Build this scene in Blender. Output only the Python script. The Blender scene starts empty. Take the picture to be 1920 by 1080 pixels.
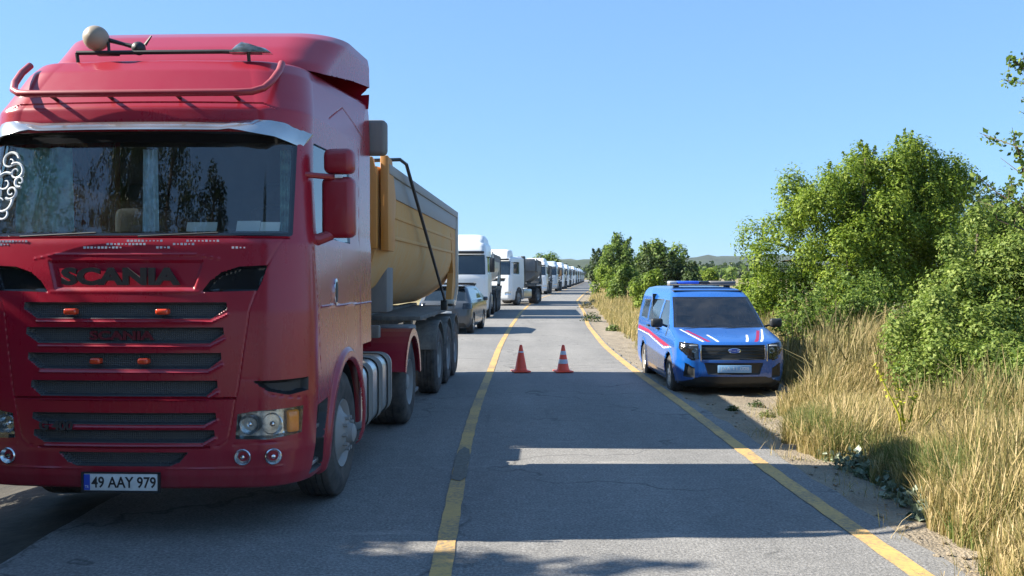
import bpy, bmesh, math, random
import numpy as np
from mathutils import Vector, Matrix
R = math.radians
rng = np.random.default_rng(7)
random.seed(7)
scene = bpy.context.scene
COL = scene.collection

# ------------------------------------------------------------------ camera, sky, sun, exposure
CAM_H = 1.85
cd = bpy.data.cameras.new('camera'); cam = bpy.data.objects.new('camera', cd); COL.objects.link(cam)
cam.location = (0, 0, CAM_H); cam.rotation_euler = (R(90 - 0.775), 0, 0)
cd.sensor_width = 36; cd.lens = 36 * 1700 / 1920; cd.clip_start = 0.05; cd.clip_end = 9000
scene.camera = cam
SUN_EL = 35
world = bpy.data.worlds.new("World"); scene.world = world; world.use_nodes = True
nt = world.node_tree; bg = nt.nodes['Background']
sky = nt.nodes.new('ShaderNodeTexSky'); sky.sky_type = 'NISHITA'; sky.sun_disc = False
sky.sun_elevation = R(SUN_EL); sky.sun_rotation = R(270); sky.altitude = 0
sky.air_density = 1.0; sky.dust_density = 0.0; sky.ozone_density = 3.0
tintn = nt.nodes.new('ShaderNodeMix'); tintn.data_type = 'RGBA'; tintn.blend_type = 'MULTIPLY'; tintn.inputs[0].default_value = 1
tintn.inputs[7].default_value = (1.0, 1.60, 2.35, 1)
gam = nt.nodes.new('ShaderNodeGamma'); gam.inputs[1].default_value = 0.42; nt.links.new(sky.outputs[0], gam.inputs[0])
nt.links.new(gam.outputs[0], tintn.inputs[6]); nt.links.new(tintn.outputs[2], bg.inputs[0]); bg.inputs[1].default_value = 0.080
sl = bpy.data.lights.new('sun', 'SUN'); sl.energy = 5.0; sl.angle = R(0.5); sl.color = (1.0, 0.93, 0.80)
sun = bpy.data.objects.new('sun', sl); COL.objects.link(sun); sun.rotation_euler = (0, R(-(90 - SUN_EL)), 0)
sun.location = (-20, 0, 20)
scene.view_settings.view_transform = 'Standard'; scene.view_settings.look = 'None'
scene.view_settings.exposure = 1.55; scene.view_settings.gamma = 1.0
scene.cycles.max_bounces = 6; scene.cycles.transparent_max_bounces = 16

# ------------------------------------------------------------------ materials
def newmat(name):
    m = bpy.data.materials.new(name); m.use_nodes = True
    return m, m.node_tree, m.node_tree.nodes['Principled BSDF']
def N(t, typ, **kw):
    n = t.nodes.new(typ)
    for k, v in kw.items():
        if k.startswith('i_'):
            k = k[2:]; n.inputs[int(k) if k.isdigit() else k].default_value = v
        else: setattr(n, k, v)
    return n
def ramp(t, fac, stops):
    n = t.nodes.new('ShaderNodeValToRGB'); e = n.color_ramp.elements
    while len(e) > len(stops): e.remove(e[-1])
    while len(e) < len(stops): e.new(0.5)
    for q, (p, c) in zip(e, stops):
        q.position = p; q.color = (c[0], c[1], c[2], 1) if hasattr(c, '__len__') else (c, c, c, 1)
    t.links.new(fac, n.inputs[0]); return n.outputs[0]
def noise(t, scale, detail=4, rough=0.55, vec=None, dist=0.0):
    n = N(t, 'ShaderNodeTexNoise'); n.inputs['Scale'].default_value = scale
    n.inputs['Detail'].default_value = detail; n.inputs['Roughness'].default_value = rough
    n.inputs['Distortion'].default_value = dist
    if vec is not None: t.links.new(vec, n.inputs['Vector'])
    return n.outputs['Fac']
def mixc(t, fac, a, b, mode='MIX'):
    n = N(t, 'ShaderNodeMix', data_type='RGBA', blend_type=mode)
    for sock, v in ((0, fac), (6, a), (7, b)):
        if hasattr(v, 'links') or hasattr(v, 'is_linked'): t.links.new(v, n.inputs[sock])
        else: n.inputs[sock].default_value = v if sock == 0 else (v[0], v[1], v[2], 1)
    return n.outputs[2]
def math_(t, op, a, b=0.0, clamp=False):
    n = N(t, 'ShaderNodeMath', operation=op, use_clamp=clamp)
    for i, v in ((0, a), (1, b)):
        if hasattr(v, 'is_linked'): t.links.new(v, n.inputs[i])
        else: n.inputs[i].default_value = v
    return n.outputs[0]
def bump(t, p, h, strength=0.3, dist=0.01):
    b = N(t, 'ShaderNodeBump'); b.inputs['Strength'].default_value = strength; b.inputs['Distance'].default_value = dist
    t.links.new(h, b.inputs['Height']); t.links.new(b.outputs[0], p.inputs['Normal'])
def objvec(t, scale=(1, 1, 1)):
    tc = N(t, 'ShaderNodeTexCoord'); mp = N(t, 'ShaderNodeMapping'); mp.inputs['Scale'].default_value = scale
    t.links.new(tc.outputs['Object'], mp.inputs[0]); return mp.outputs[0]
def simple(name, col, rough=0.5, metal=0.0, var=0.15, nscale=6, spec=0.5, coat=0.0, bmp=0.0, bscale=60):
    m, t, p = newmat(name)
    v = objvec(t); f = noise(t, nscale, 5, 0.6, v)
    dark = [c * (1 - var) for c in col]; lite = [min(1, c * (1 + var)) for c in col]
    c = ramp(t, f, [(0.3, dark), (0.7, lite)]); t.links.new(c, p.inputs['Base Color'])
    p.inputs['Roughness'].default_value = rough; p.inputs['Metallic'].default_value = metal
    p.inputs['Specular IOR Level'].default_value = spec; p.inputs['Coat Weight'].default_value = coat
    p.inputs['Coat Roughness'].default_value = 0.08
    if bmp: bump(t, p, noise(t, bscale, 3, 0.6, v), bmp, 0.004)
    return m
def paint(name, col, dust=(0.45, 0.36, 0.30), amount=0.25, low=0.0, lowh=0.9, rough=0.28, coat=0.6, top=0.0, toph=3.0):
    """car paint with road dust: streaky noise, more of it near the ground and on upward faces"""
    m, t, p = newmat(name)
    v = objvec(t); vs = objvec(t, (3.0, 3.0, 0.5))
    n1 = noise(t, 1.6, 6, 0.65, v, 0.6); n2 = noise(t, 3.5, 6, 0.7, vs); n3 = noise(t, 55, 3, 0.6, v)
    f = math_(t, 'ADD', math_(t, 'MULTIPLY', n1, 0.5), math_(t, 'MULTIPLY', n2, 0.5))
    f = ramp(t, f, [(0.38, 0.0), (0.72, 1.0)])
    f = math_(t, 'MULTIPLY', math_(t, 'ADD', f, math_(t, 'MULTIPLY', n3, 0.25)), amount)
    tc = N(t, 'ShaderNodeTexCoord'); sx = N(t, 'ShaderNodeSeparateXYZ'); t.links.new(tc.outputs['Object'], sx.inputs[0])
    if low:
        mr = N(t, 'ShaderNodeMapRange'); t.links.new(sx.outputs[2], mr.inputs[0])
        mr.inputs[1].default_value = 0.25; mr.inputs[2].default_value = lowh; mr.inputs[3].default_value = low; mr.inputs[4].default_value = 0
        f = math_(t, 'ADD', f, math_(t, 'MULTIPLY', mr.outputs[0], ramp(t, n2, [(0.3, 0.25), (0.65, 1.0)])))
    g = N(t, 'ShaderNodeNewGeometry'); sn = N(t, 'ShaderNodeSeparateXYZ'); t.links.new(g.outputs['Normal'], sn.inputs[0])
    up = math_(t, 'MULTIPLY', math_(t, 'MAXIMUM', sn.outputs[2], 0.0), top)
    f = math_(t, 'ADD', f, up, True)
    c = mixc(t, f, col, dust); t.links.new(c, p.inputs['Base Color'])
    rr = math_(t, 'ADD', math_(t, 'MULTIPLY', f, 0.5), rough, True); t.links.new(rr, p.inputs['Roughness'])
    p.inputs['Coat Weight'].default_value = coat; p.inputs['Coat Roughness'].default_value = 0.12
    return m
def glass(name, tint, refl=0.08, rough=0.02, dirt=0.06):
    m, t, p = newmat(name); t.nodes.remove(p)
    out = t.nodes['Material Output']
    fr = N(t, 'ShaderNodeFresnel'); fr.inputs[0].default_value = 1.5
    f = math_(t, 'ADD', fr.outputs[0], refl, True)
    tr = N(t, 'ShaderNodeBsdfTransparent'); tr.inputs[0].default_value = (*tint, 1)
    gl = N(t, 'ShaderNodeBsdfGlossy'); gl.inputs['Roughness'].default_value = rough; gl.inputs[0].default_value = (1, 1, 1, 1)
    mx = N(t, 'ShaderNodeMixShader'); t.links.new(f, mx.inputs[0]); t.links.new(tr.outputs[0], mx.inputs[1]); t.links.new(gl.outputs[0], mx.inputs[2])
    df = N(t, 'ShaderNodeBsdfDiffuse'); df.inputs[0].default_value = (0.45, 0.40, 0.33, 1)
    dn = math_(t, 'MULTIPLY', ramp(t, noise(t, 3, 6, 0.65, objvec(t)), [(0.4, 0.1), (0.75, 1.0)]), dirt)
    mx2 = N(t, 'ShaderNodeMixShader'); t.links.new(dn, mx2.inputs[0]); t.links.new(mx.outputs[0], mx2.inputs[1]); t.links.new(df.outputs[0], mx2.inputs[2])
    t.links.new(mx2.outputs[0], out.inputs[0]); return m
def leafmat(name, cols, trans=0.35, patch=0.6, rough=0.6):
    m, t, p = newmat(name); out = t.nodes['Material Output']
    g = N(t, 'ShaderNodeNewGeometry')
    f = math_(t, 'ADD', math_(t, 'MULTIPLY', g.outputs['Random Per Island'], 0.6), math_(t, 'MULTIPLY', noise(t, patch, 4, 0.6, objvec(t)), 0.4))
    c = ramp(t, f, [(0.2 + 0.6 * i / (len(cols) - 1), q) for i, q in enumerate(cols)])
    t.links.new(c, p.inputs['Base Color']); p.inputs['Roughness'].default_value = rough
    p.inputs['Specular IOR Level'].default_value = 0.3
    tl = N(t, 'ShaderNodeBsdfTranslucent'); t.links.new(mixc(t, 0.5, c, (0.9, 1.0, 0.35), 'MULTIPLY'), tl.inputs[0])
    mx = N(t, 'ShaderNodeMixShader'); mx.inputs[0].default_value = trans
    t.links.new(p.outputs[0], mx.inputs[1]); t.links.new(tl.outputs[0], mx.inputs[2]); t.links.new(mx.outputs[0], out.inputs[0])
    return m

M = {}
M['red'] = paint('red_paint', (0.29, 0.002, 0.020), (0.33, 0.11, 0.11), 0.07, 0.42, 0.8, 0.26, 0.30, 0.12)
M['redtrim'] = paint('red_trim_paint', (0.26, 0.003, 0.018), (0.35, 0.2, 0.18), 0.06, 0, 1, 0.4, 0.3, 0.2)
M['white'] = paint('white_paint', (0.72, 0.74, 0.76), (0.42, 0.37, 0.31), 0.12, 0.4, 1.1, 0.3, 0.4, 0.1)
M['cream'] = paint('cream_paint', (0.58, 0.56, 0.50), (0.42, 0.36, 0.28), 0.2, 0.4, 1.1, 0.3, 0.4, 0.1)
M['silver'] = paint('pale_blue_paint', (0.40, 0.48, 0.56), (0.42, 0.37, 0.31), 0.2, 0.4, 1.1, 0.3, 0.4, 0.1)
M['blue'] = paint('blue_paint', (0.0, 0.085, 0.36), (0.35, 0.32, 0.30), 0.04, 0.10, 0.6, 0.25, 0.8, 0.04)
M['carpaint'] = paint('dark_grey_car_paint', (0.03, 0.04, 0.055), (0.22, 0.20, 0.17), 0.15, 0.3, 0.8, 0.28, 0.8, 0.1)
M['yellow'] = paint('dusty_yellow_paint', (0.56, 0.26, 0.035), (0.50, 0.40, 0.26), 0.55, 0.85, 2.75, 0.6, 0.0, 0.1)
M['orange'] = paint('ochre_paint', (0.50, 0.20, 0.02), (0.50, 0.40, 0.25), 0.25, 0, 1, 0.5, 0.0, 0.1)
M['rim_grey'] = paint('dusty_grey_steel', (0.12, 0.13, 0.145), (0.32, 0.30, 0.27), 0.5, 0, 1, 0.6, 0.0, 0.1)
M['rail_grey'] = paint('pale_grey_steel', (0.26, 0.28, 0.30), (0.42, 0.38, 0.33), 0.5, 0, 1, 0.6, 0.0, 0.1)
M['chassis'] = paint('dusty_chassis', (0.045, 0.046, 0.05), (0.32, 0.29, 0.25), 0.7, 0.35, 1.4, 0.7, 0.0, 0.1)
M['wheelsteel'] = paint('wheel_steel', (0.28, 0.28, 0.28), (0.30, 0.26, 0.22), 0.75, 0, 1, 0.5, 0.0, 0.0)
M['alu'] = simple('brushed_aluminium', (0.62, 0.62, 0.60), 0.32, 0.9, 0.15, 9)
M['chrome'] = simple('chrome', (0.75, 0.75, 0.76), 0.12, 1.0, 0.05)
M['visor'] = simple('silver_visor', (0.46, 0.46, 0.46), 0.22, 0.85, 0.2, 3)
M['black'] = simple('black_plastic', (0.018, 0.02, 0.022), 0.5, 0, 0.3, 8)
M['gloss_black'] = simple('gloss_black', (0.012, 0.012, 0.014), 0.12, 0, 0.1, 8, coat=0.5)
M['interior'] = simple('cab_interior', (0.03, 0.03, 0.032), 0.8, 0, 0.3, 5)
M['seat'] = simple('seat_fabric', (0.05, 0.05, 0.055), 0.9, 0, 0.3, 20)
M['paper'] = simple('paper', (0.88, 0.90, 0.90), 0.7, 0, 0.04, 8)
M['curtain'] = simple('curtain_cloth', (0.22, 0.42, 0.38), 0.9, 0, 0.5, 14)
M['curtain2'] = simple('pale_curtain_cloth', (0.55, 0.70, 0.80), 0.9, 0, 0.3, 14)
M['decal_white'] = simple('white_decal', (0.58, 0.62, 0.66), 0.5, 0, 0.05)
M['decal_red'] = simple('red_decal', (0.27, 0.008, 0.05), 0.4, 0, 0.05)
M['decal_darkred'] = simple('dark_red_letters', (0.12, 0.006, 0.015), 0.5, 0, 0.1)
M['letter_dark'] = simple('dark_letters', (0.03, 0.028, 0.03), 0.35, 0.2, 0.2)
M['letter_grey'] = simple('grey_letters', (0.06, 0.063, 0.068), 0.35, 0.4, 0.2)
M['plate_white'] = simple('plate_white', (0.60, 0.61, 0.60), 0.5, 0, 0.12, 18)
M['plate_blue'] = simple('plate_blue', (0.02, 0.06, 0.40), 0.5, 0, 0.05)
M['plate_pale'] = simple('plate_pale_blue', (0.20, 0.38, 0.62), 0.5, 0, 0.1)
M['amber'] = simple('amber_lens', (1.0, 0.30, 0.01), 0.15, 0, 0.1, 30, coat=0.6)
M['redlens'] = simple('red_lens', (0.65, 0.06, 0.02), 0.2, 0, 0.1, 30, coat=0.6)
M['reflector'] = simple('lamp_reflector', (0.62, 0.66, 0.68), 0.18, 0.9, 0.35, 26)
M['lampgrey'] = simple('lamp_housing', (0.42, 0.47, 0.48), 0.2, 0.8, 0.6, 14)
M['lens'] = glass('lamp_lens', (0.97, 0.98, 0.98), 0.0, 0.03, 0.06)
M['wind'] = glass('windscreen_glass', (0.82, 0.90, 0.88), 0.05, 0.008, 0.05)
M['sidew'] = glass('side_window_glass', (0.30, 0.34, 0.36), 0.12, 0.01, 0.04)
M['tint'] = simple('dark_tinted_glass', (0.012, 0.018, 0.024), 0.06, 0, 0.2, 3, spec=0.8, coat=0.4)
M['ball'] = simple('yellowed_lamp_shell', (0.30, 0.25, 0.19), 0.5, 0, 0.12, 9)
M['cone'] = simple('cone_rubber', (1.0, 0.085, 0.035), 0.45, 0, 0.1, 12)
M['bark'] = simple('bark', (0.10, 0.075, 0.05), 0.9, 0, 0.4, 9, bmp=0.6, bscale=25)
M['beaconblue'] = simple('blue_beacon_lens', (0.03, 0.12, 0.75), 0.15, 0, 0.1, 9, coat=0.5)
M['lightbar'] = simple('light_bar_shell', (0.42, 0.46, 0.52), 0.25, 0.2, 0.2, 9)

def mk_tyre():
    m, t, p = newmat('tyre_rubber')
    v = objvec(t); f = noise(t, 7, 6, 0.65, v)
    t.links.new(ramp(t, f, [(0.3, (0.02, 0.02, 0.021)), (0.75, (0.115, 0.10, 0.088))]), p.inputs['Base Color'])
    p.inputs['Roughness'].default_value = 0.85; bump(t, p, noise(t, 40, 2, 0.5, v), 0.3, 0.004); return m
M['tyre'] = mk_tyre()
def mk_grille():
    m, t, p = newmat('grille_mesh')
    v = objvec(t); w = N(t, 'ShaderNodeTexWave', wave_type='BANDS', bands_direction='X'); w.inputs['Scale'].default_value = 22
    t.links.new(v, w.inputs[0]); w2 = N(t, 'ShaderNodeTexWave', wave_type='BANDS', bands_direction='Z'); w2.inputs['Scale'].default_value = 22
    t.links.new(v, w2.inputs[0]); f = math_(t, 'MULTIPLY', w.outputs['Fac'], w2.outputs['Fac'])
    t.links.new(ramp(t, f, [(0.1, (0.075, 0.08, 0.085)), (0.6, (0.03, 0.034, 0.038))]), p.inputs['Base Color'])
    p.inputs['Roughness'].default_value = 0.55; bump(t, p, f, 0.6, 0.006); return m
M['grille'] = mk_grille()
def mk_asphalt():
    m, t, p = newmat('asphalt')
    v = objvec(t); vs = objvec(t, (1.0, 0.12, 1.0))
    big = noise(t, 0.35, 6, 0.6, v); trk = noise(t, 0.9, 4, 0.5, vs); fine = noise(t, 45, 3, 0.75, v); mid = noise(t, 7, 5, 0.7, v)
    vo = N(t, 'ShaderNodeTexVoronoi'); vo.inputs['Scale'].default_value = 70; t.links.new(v, vo.inputs['Vector'])
    base = ramp(t, math_(t, 'ADD', math_(t, 'MULTIPLY', big, 0.5), math_(t, 'MULTIPLY', trk, 0.5)), [(0.3, (0.17, 0.166, 0.16)), (0.68, (0.285, 0.275, 0.26))])
    c = mixc(t, 0.75, base, ramp(t, fine, [(0.28, 0.2), (0.5, 0.8), (0.75, 1.7)]), 'MULTIPLY')
    c = mixc(t, 0.5, c, ramp(t, mid, [(0.3, 0.62), (0.7, 1.15)]), 'MULTIPLY')
    c = mixc(t, ramp(t, noise(t, 2.2, 6, 0.7, vs, 1.0), [(0.60, 0.0), (0.78, 0.55)]), c, (0.10, 0.098, 0.095))
    c = mixc(t, ramp(t, noise(t, 1.1, 7, 0.75, objvec(t, (0.35, 2.2, 1))), [(0.60, 0.0), (0.72, 0.45)]), c, (0.42, 0.39, 0.35))
    c = mixc(t, ramp(t, vo.outputs['Distance'], [(0.08, 0.35), (0.22, 0.0)]), c, (0.36, 0.34, 0.32))
    # sealed cracks and sandy wash
    cr = N(t, 'ShaderNodeTexVoronoi', feature='DISTANCE_TO_EDGE'); cr.inputs['Scale'].default_value = 0.33
    wv = N(t, 'ShaderNodeVectorMath', operation='ADD'); nz = N(t, 'ShaderNodeTexNoise'); nz.inputs['Scale'].default_value = 1.7; nz.inputs['Detail'].default_value = 4
    t.links.new(v, nz.inputs['Vector']); sc_ = N(t, 'ShaderNodeVectorMath', operation='SCALE'); sc_.inputs[3].default_value = 1.2
    t.links.new(nz.outputs['Color'], sc_.inputs[0]); t.links.new(v, wv.inputs[0]); t.links.new(sc_.outputs[0], wv.inputs[1]); t.links.new(wv.outputs[0], cr.inputs['Vector'])
    ck = math_(t, 'MULTIPLY', ramp(t, cr.outputs['Distance'], [(0.0, 0.75), (0.012, 0.0)]), ramp(t, big, [(0.44, 0.0), (0.52, 1.0)]))
    c = mixc(t, ck, c, (0.05, 0.05, 0.05))
    t.links.new(c, p.inputs['Base Color']); p.inputs['Roughness'].default_value = 0.85
    p.inputs['Specular IOR Level'].default_value = 0.35
    bump(t, p, math_(t, 'ADD', fine, math_(t, 'MULTIPLY', vo.outputs['Distance'], -0.6)), 0.7, 0.006); return m
M['asphalt'] = mk_asphalt()
def mk_roadpaint(name, col):
    m, t, p = newmat(name); v = objvec(t); out = t.nodes['Material Output']
    f = noise(t, 28, 5, 0.75, v); g = noise(t, 1.3, 5, 0.65, v)
    w = math_(t, 'ADD', math_(t, 'MULTIPLY', f, 0.55), math_(t, 'MULTIPLY', g, 0.45))
    c = mixc(t, ramp(t, w, [(0.38, 0.95), (0.53, 0.0)]), col, (0.16, 0.14, 0.11))
    c = mixc(t, ramp(t, noise(t, 5, 4, 0.6, v), [(0.4, 0.0), (0.8, 0.35)]), c, (0.25, 0.19, 0.10))
    t.links.new(c, p.inputs['Base Color']); p.inputs['Roughness'].default_value = 0.7; bump(t, p, f, 0.3, 0.003); return m
M['yellowline'] = mk_roadpaint('yellow_road_paint', (0.56, 0.34, 0.105))
def mk_ground():
    m, t, p = newmat('dry_ground'); v = objvec(t)
    a = noise(t, 0.08, 6, 0.6, v); b = noise(t, 1.5, 6, 0.65, v); c_ = noise(t, 25, 4, 0.7, v)
    c = ramp(t, a, [(0.35, (0.21, 0.16, 0.075)), (0.5, (0.30, 0.235, 0.11)), (0.65, (0.14, 0.15, 0.05))])
    c = mixc(t, ramp(t, b, [(0.45, 0.0), (0.7, 0.7)]), c, (0.10, 0.095, 0.04))
    c = mixc(t, 0.6, c, ramp(t, c_, [(0.25, 0.5), (0.75, 1.3)]), 'MULTIPLY')
    t.links.new(c, p.inputs['Base Color']); p.inputs['Roughness'].default_value = 0.95; bump(t, p, b, 0.6, 0.05); return m
M['ground'] = mk_ground()
def mk_dark_soil():
    m, t, p = newmat('dark_soil'); v = objvec(t); b = noise(t, 4, 6, 0.7, v)
    t.links.new(ramp(t, b, [(0.3, (0.02, 0.018, 0.014)), (0.7, (0.06, 0.052, 0.038))]), p.inputs['Base Color'])
    p.inputs['Roughness'].default_value = 1; bump(t, p, b, 0.8, 0.04); return m
M['soil'] = mk_dark_soil()
def mk_gravel():
    m, t, p = newmat('sandy_gravel'); v = objvec(t)
    b = noise(t, 1.8, 6, 0.65, v); f = noise(t, 34, 4, 0.8, v)
    vo = N(t, 'ShaderNodeTexVoronoi'); vo.inputs['Scale'].default_value = 38; t.links.new(v, vo.inputs['Vector'])
    c = ramp(t, b, [(0.3, (0.21, 0.17, 0.12)), (0.7, (0.36, 0.295, 0.21))])
    c = mixc(t, 0.8, c, ramp(t, f, [(0.25, 0.5), (0.75, 1.25)]), 'MULTIPLY')
    c = mixc(t, ramp(t, vo.outputs['Distance'], [(0.1, 0.55), (0.3, 0.0)]), c, (0.42, 0.38, 0.33))
    t.links.new(c, p.inputs['Base Color']); p.inputs['Roughness'].default_value = 0.95
    bump(t, p, math_(t, 'ADD', f, math_(t, 'MULTIPLY', vo.outputs['Distance'], -1.0)), 0.9, 0.015); return m
M['gravel'] = mk_gravel()
def mk_hill():
    m, t, p = newmat('wooded_hill'); v = objvec(t)
    a = noise(t, 0.02, 8, 0.7, v); b = noise(t, 0.004, 4, 0.6, v)
    c = ramp(t, a, [(0.35, (0.016, 0.026, 0.012)), (0.6, (0.032, 0.05, 0.022)), (0.75, (0.06, 0.065, 0.032))])
    t.links.new(mixc(t, ramp(t, b, [(0.5, 0), (0.65, 0.5)]), c, (0.06, 0.07, 0.035)), p.inputs['Base Color'])
    p.inputs['Roughness'].default_value = 1; return m
M['hill'] = mk_hill()
M['field'] = simple('stubble_field', (0.30, 0.24, 0.085), 1.0, 0, 0.35, 0.05)
M['greenfield'] = simple('green_field', (0.13, 0.17, 0.045), 1.0, 0, 0.35, 0.05)
M['leaf_bright'] = leafmat('leaf_fresh_green', [(0.06, 0.11, 0.012), (0.17, 0.25, 0.028), (0.30, 0.37, 0.06)], 0.45, 0.9)
M['leaf_mid'] = leafmat('leaf_mid_green', [(0.045, 0.09, 0.016), (0.125, 0.20, 0.035), (0.25, 0.32, 0.08)], 0.42, 0.9)
M['leaf_yellow'] = leafmat('leaf_yellow_green', [(0.06, 0.11, 0.02), (0.17, 0.24, 0.045), (0.31, 0.37, 0.10)], 0.42, 0.9)
M['leaf_dark'] = leafmat('leaf_dark_green', [(0.018, 0.036, 0.012), (0.042, 0.075, 0.018), (0.09, 0.125, 0.03)], 0.25, 0.9)
M['leaf_grey'] = leafmat('leaf_grey_green', [(0.10, 0.14, 0.09), (0.24, 0.29, 0.20), (0.42, 0.47, 0.38)], 0.2, 3)
M['grass_gold'] = leafmat('dry_grass', [(0.11, 0.13, 0.04), (0.29, 0.24, 0.10), (0.44, 0.34, 0.16), (0.56, 0.44, 0.25)], 0.35, 0.55, 0.7)
M['grass_green'] = leafmat('green_grass', [(0.05, 0.09, 0.02), (0.12, 0.17, 0.045), (0.26, 0.28, 0.10)], 0.35, 0.6, 0.6)
M['weed_brown'] = leafmat('dry_weed', [(0.08, 0.08, 0.03), (0.19, 0.16, 0.07), (0.32, 0.26, 0.13)], 0.25, 0.8, 0.8)
M['weed_yellow'] = leafmat('yellow_stalk', [(0.30, 0.34, 0.03), (0.50, 0.48, 0.05)], 0.35, 0.8, 0.7)

# ------------------------------------------------------------------ object helpers
def tag(o, label=None, cat=None, group=None, kind=None):
    if label: o['label'] = label
    if cat: o['category'] = cat
    if group: o['group'] = group
    if kind: o['kind'] = kind
    return o
def empty(name, loc=(0, 0, 0), rz=0.0):
    o = bpy.data.objects.new(name, None); COL.objects.link(o); o.location = loc; o.rotation_euler = (0, 0, rz)
    o.empty_display_size = 0.2; return o
def mesh_obj(name, V, F, mat, parent=None, smooth=True, sharp=None):
    me = bpy.data.meshes.new(name); V = np.asarray(V, dtype=np.float32); 
    if isinstance(F, np.ndarray) and F.ndim == 2:
        k = F.shape[1]; n = len(F)
        me.vertices.add(len(V)); me.vertices.foreach_set('co', V.ravel())
        me.loops.add(n * k); me.loops.foreach_set('vertex_index', F.ravel().astype(np.int32))
        me.polygons.add(n); me.polygons.foreach_set('loop_start', np.arange(0, n * k, k, dtype=np.int32))
        me.update(calc_edges=True)
    else:
        me.from_pydata([tuple(map(float, v)) for v in V], [], [tuple(f) for f in F]); me.update()
    me.validate()
    if smooth:
        me.polygons.foreach_set('use_smooth', np.ones(len(me.polygons), dtype=bool))
        if sharp is not None:
            try: me.set_sharp_from_angle(angle=R(sharp))
            except Exception: pass
    if mat is not None: me.materials.append(mat)
    o = bpy.data.objects.new(name, me); COL.objects.link(o)
    if parent is not None: o.parent = parent
    return o
class MB:
    """collects simple solids into one mesh"""
    def __init__(s): s.bm = bmesh.new()
    def box(s, x0, x1, y0, y1, z0, z1, bev=0.0, seg=2, mtx=None):
        r = bmesh.ops.create_cube(s.bm, size=1.0)
        vs = r['verts']
        bmesh.ops.scale(s.bm, vec=(x1 - x0, y1 - y0, z1 - z0), verts=vs)
        bmesh.ops.translate(s.bm, vec=((x0 + x1) / 2, (y0 + y1) / 2, (z0 + z1) / 2), verts=vs)
        if mtx is not None: bmesh.ops.transform(s.bm, matrix=mtx, verts=vs)
        if bev > 0:
            es = list({e for v in vs for e in v.link_edges})
            bmesh.ops.bevel(s.bm, geom=es, offset=bev, segments=seg, affect='EDGES', profile=0.5)
        return s
    def tube(s, pts, r, n=8, cap=True):
        pts = [Vector(p) for p in pts]; rs = r if hasattr(r, '__len__') else [r] * len(pts)
        rings = []; prev = None
        for i, p in enumerate(pts):
            d = (pts[min(i + 1, len(pts) - 1)] - pts[max(i - 1, 0)]).normalized()
            if prev is None: a = d.orthogonal().normalized()
            else:
                a = prev - d * prev.dot(d); a = a.normalized() if a.length > 1e-5 else d.orthogonal().normalized()
            prev = a; b = d.cross(a)
            rings.append([s.bm.verts.new(p + (a * math.cos(2 * math.pi * k / n) + b * math.sin(2 * math.pi * k / n)) * rs[i]) for k in range(n)])
        for A, B in zip(rings, rings[1:]):
            for k in range(n): s.bm.faces.new((A[k], A[(k + 1) % n], B[(k + 1) % n], B[k]))
        if cap: s.bm.faces.new(rings[0][::-1]); s.bm.faces.new(rings[-1])
        return s
    def lathe(s, prof, c, axis='X', n=32, sgn=1, close=False):
        """prof: (a along axis, radius)"""
        rings = []
        for a, r in prof:
            ring = []
            for k in range(n):
                t = 2 * math.pi * k / n; u, v = r * math.cos(t), r * math.sin(t)
                if axis == 'X': p = (c[0] + a * sgn, c[1] + u, c[2] + v)
                elif axis == 'Y': p = (c[0] + u, c[1] + a * sgn, c[2] + v)
                else: p = (c[0] + u, c[1] + v, c[2] + a * sgn)
                ring.append(s.bm.verts.new(p))
            rings.append(ring)
        for A, B in zip(rings, rings[1:]):
            for k in range(n): s.bm.faces.new((A[k], A[(k + 1) % n], B[(k + 1) % n], B[k]))
        if close: s.bm.faces.new(rings[0]); s.bm.faces.new(rings[-1])
        return s
    def prism(s, pts, d0, d1, axis='Y', bev=0.0):
        """polygon pts in the plane normal to axis, extruded d0..d1"""
        def P(p, d): return {'Y': (p[0], d, p[1]), 'X': (d, p[0], p[1]), 'Z': (p[0], p[1], d)}[axis]
        A = [s.bm.verts.new(P(p, d0)) for p in pts]; B = [s.bm.verts.new(P(p, d1)) for p in pts]
        fs = [s.bm.faces.new(A), s.bm.faces.new(B[::-1])]
        n = len(pts)
        for k in range(n): fs.append(s.bm.faces.new((A[k], B[k], B[(k + 1) % n], A[(k + 1) % n])))
        if bev: bmesh.ops.bevel(s.bm, geom=list({e for f in fs for e in f.edges}), offset=bev, segments=2, affect='EDGES', profile=0.5)
        return s
    def build(s, name, mat, parent=None, sharp=35, loc=None):
        bmesh.ops.recalc_face_normals(s.bm, faces=s.bm.faces[:])
        me = bpy.data.meshes.new(name); s.bm.to_mesh(me); s.bm.free()
        me.polygons.foreach_set('use_smooth', np.ones(len(me.polygons), dtype=bool))
        try: me.set_sharp_from_angle(angle=R(sharp))
        except Exception: pass
        me.materials.append(mat); o = bpy.data.objects.new(name, me); COL.objects.link(o)
        if parent is not None: o.parent = parent
        if loc: o.location = loc
        return o
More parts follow.
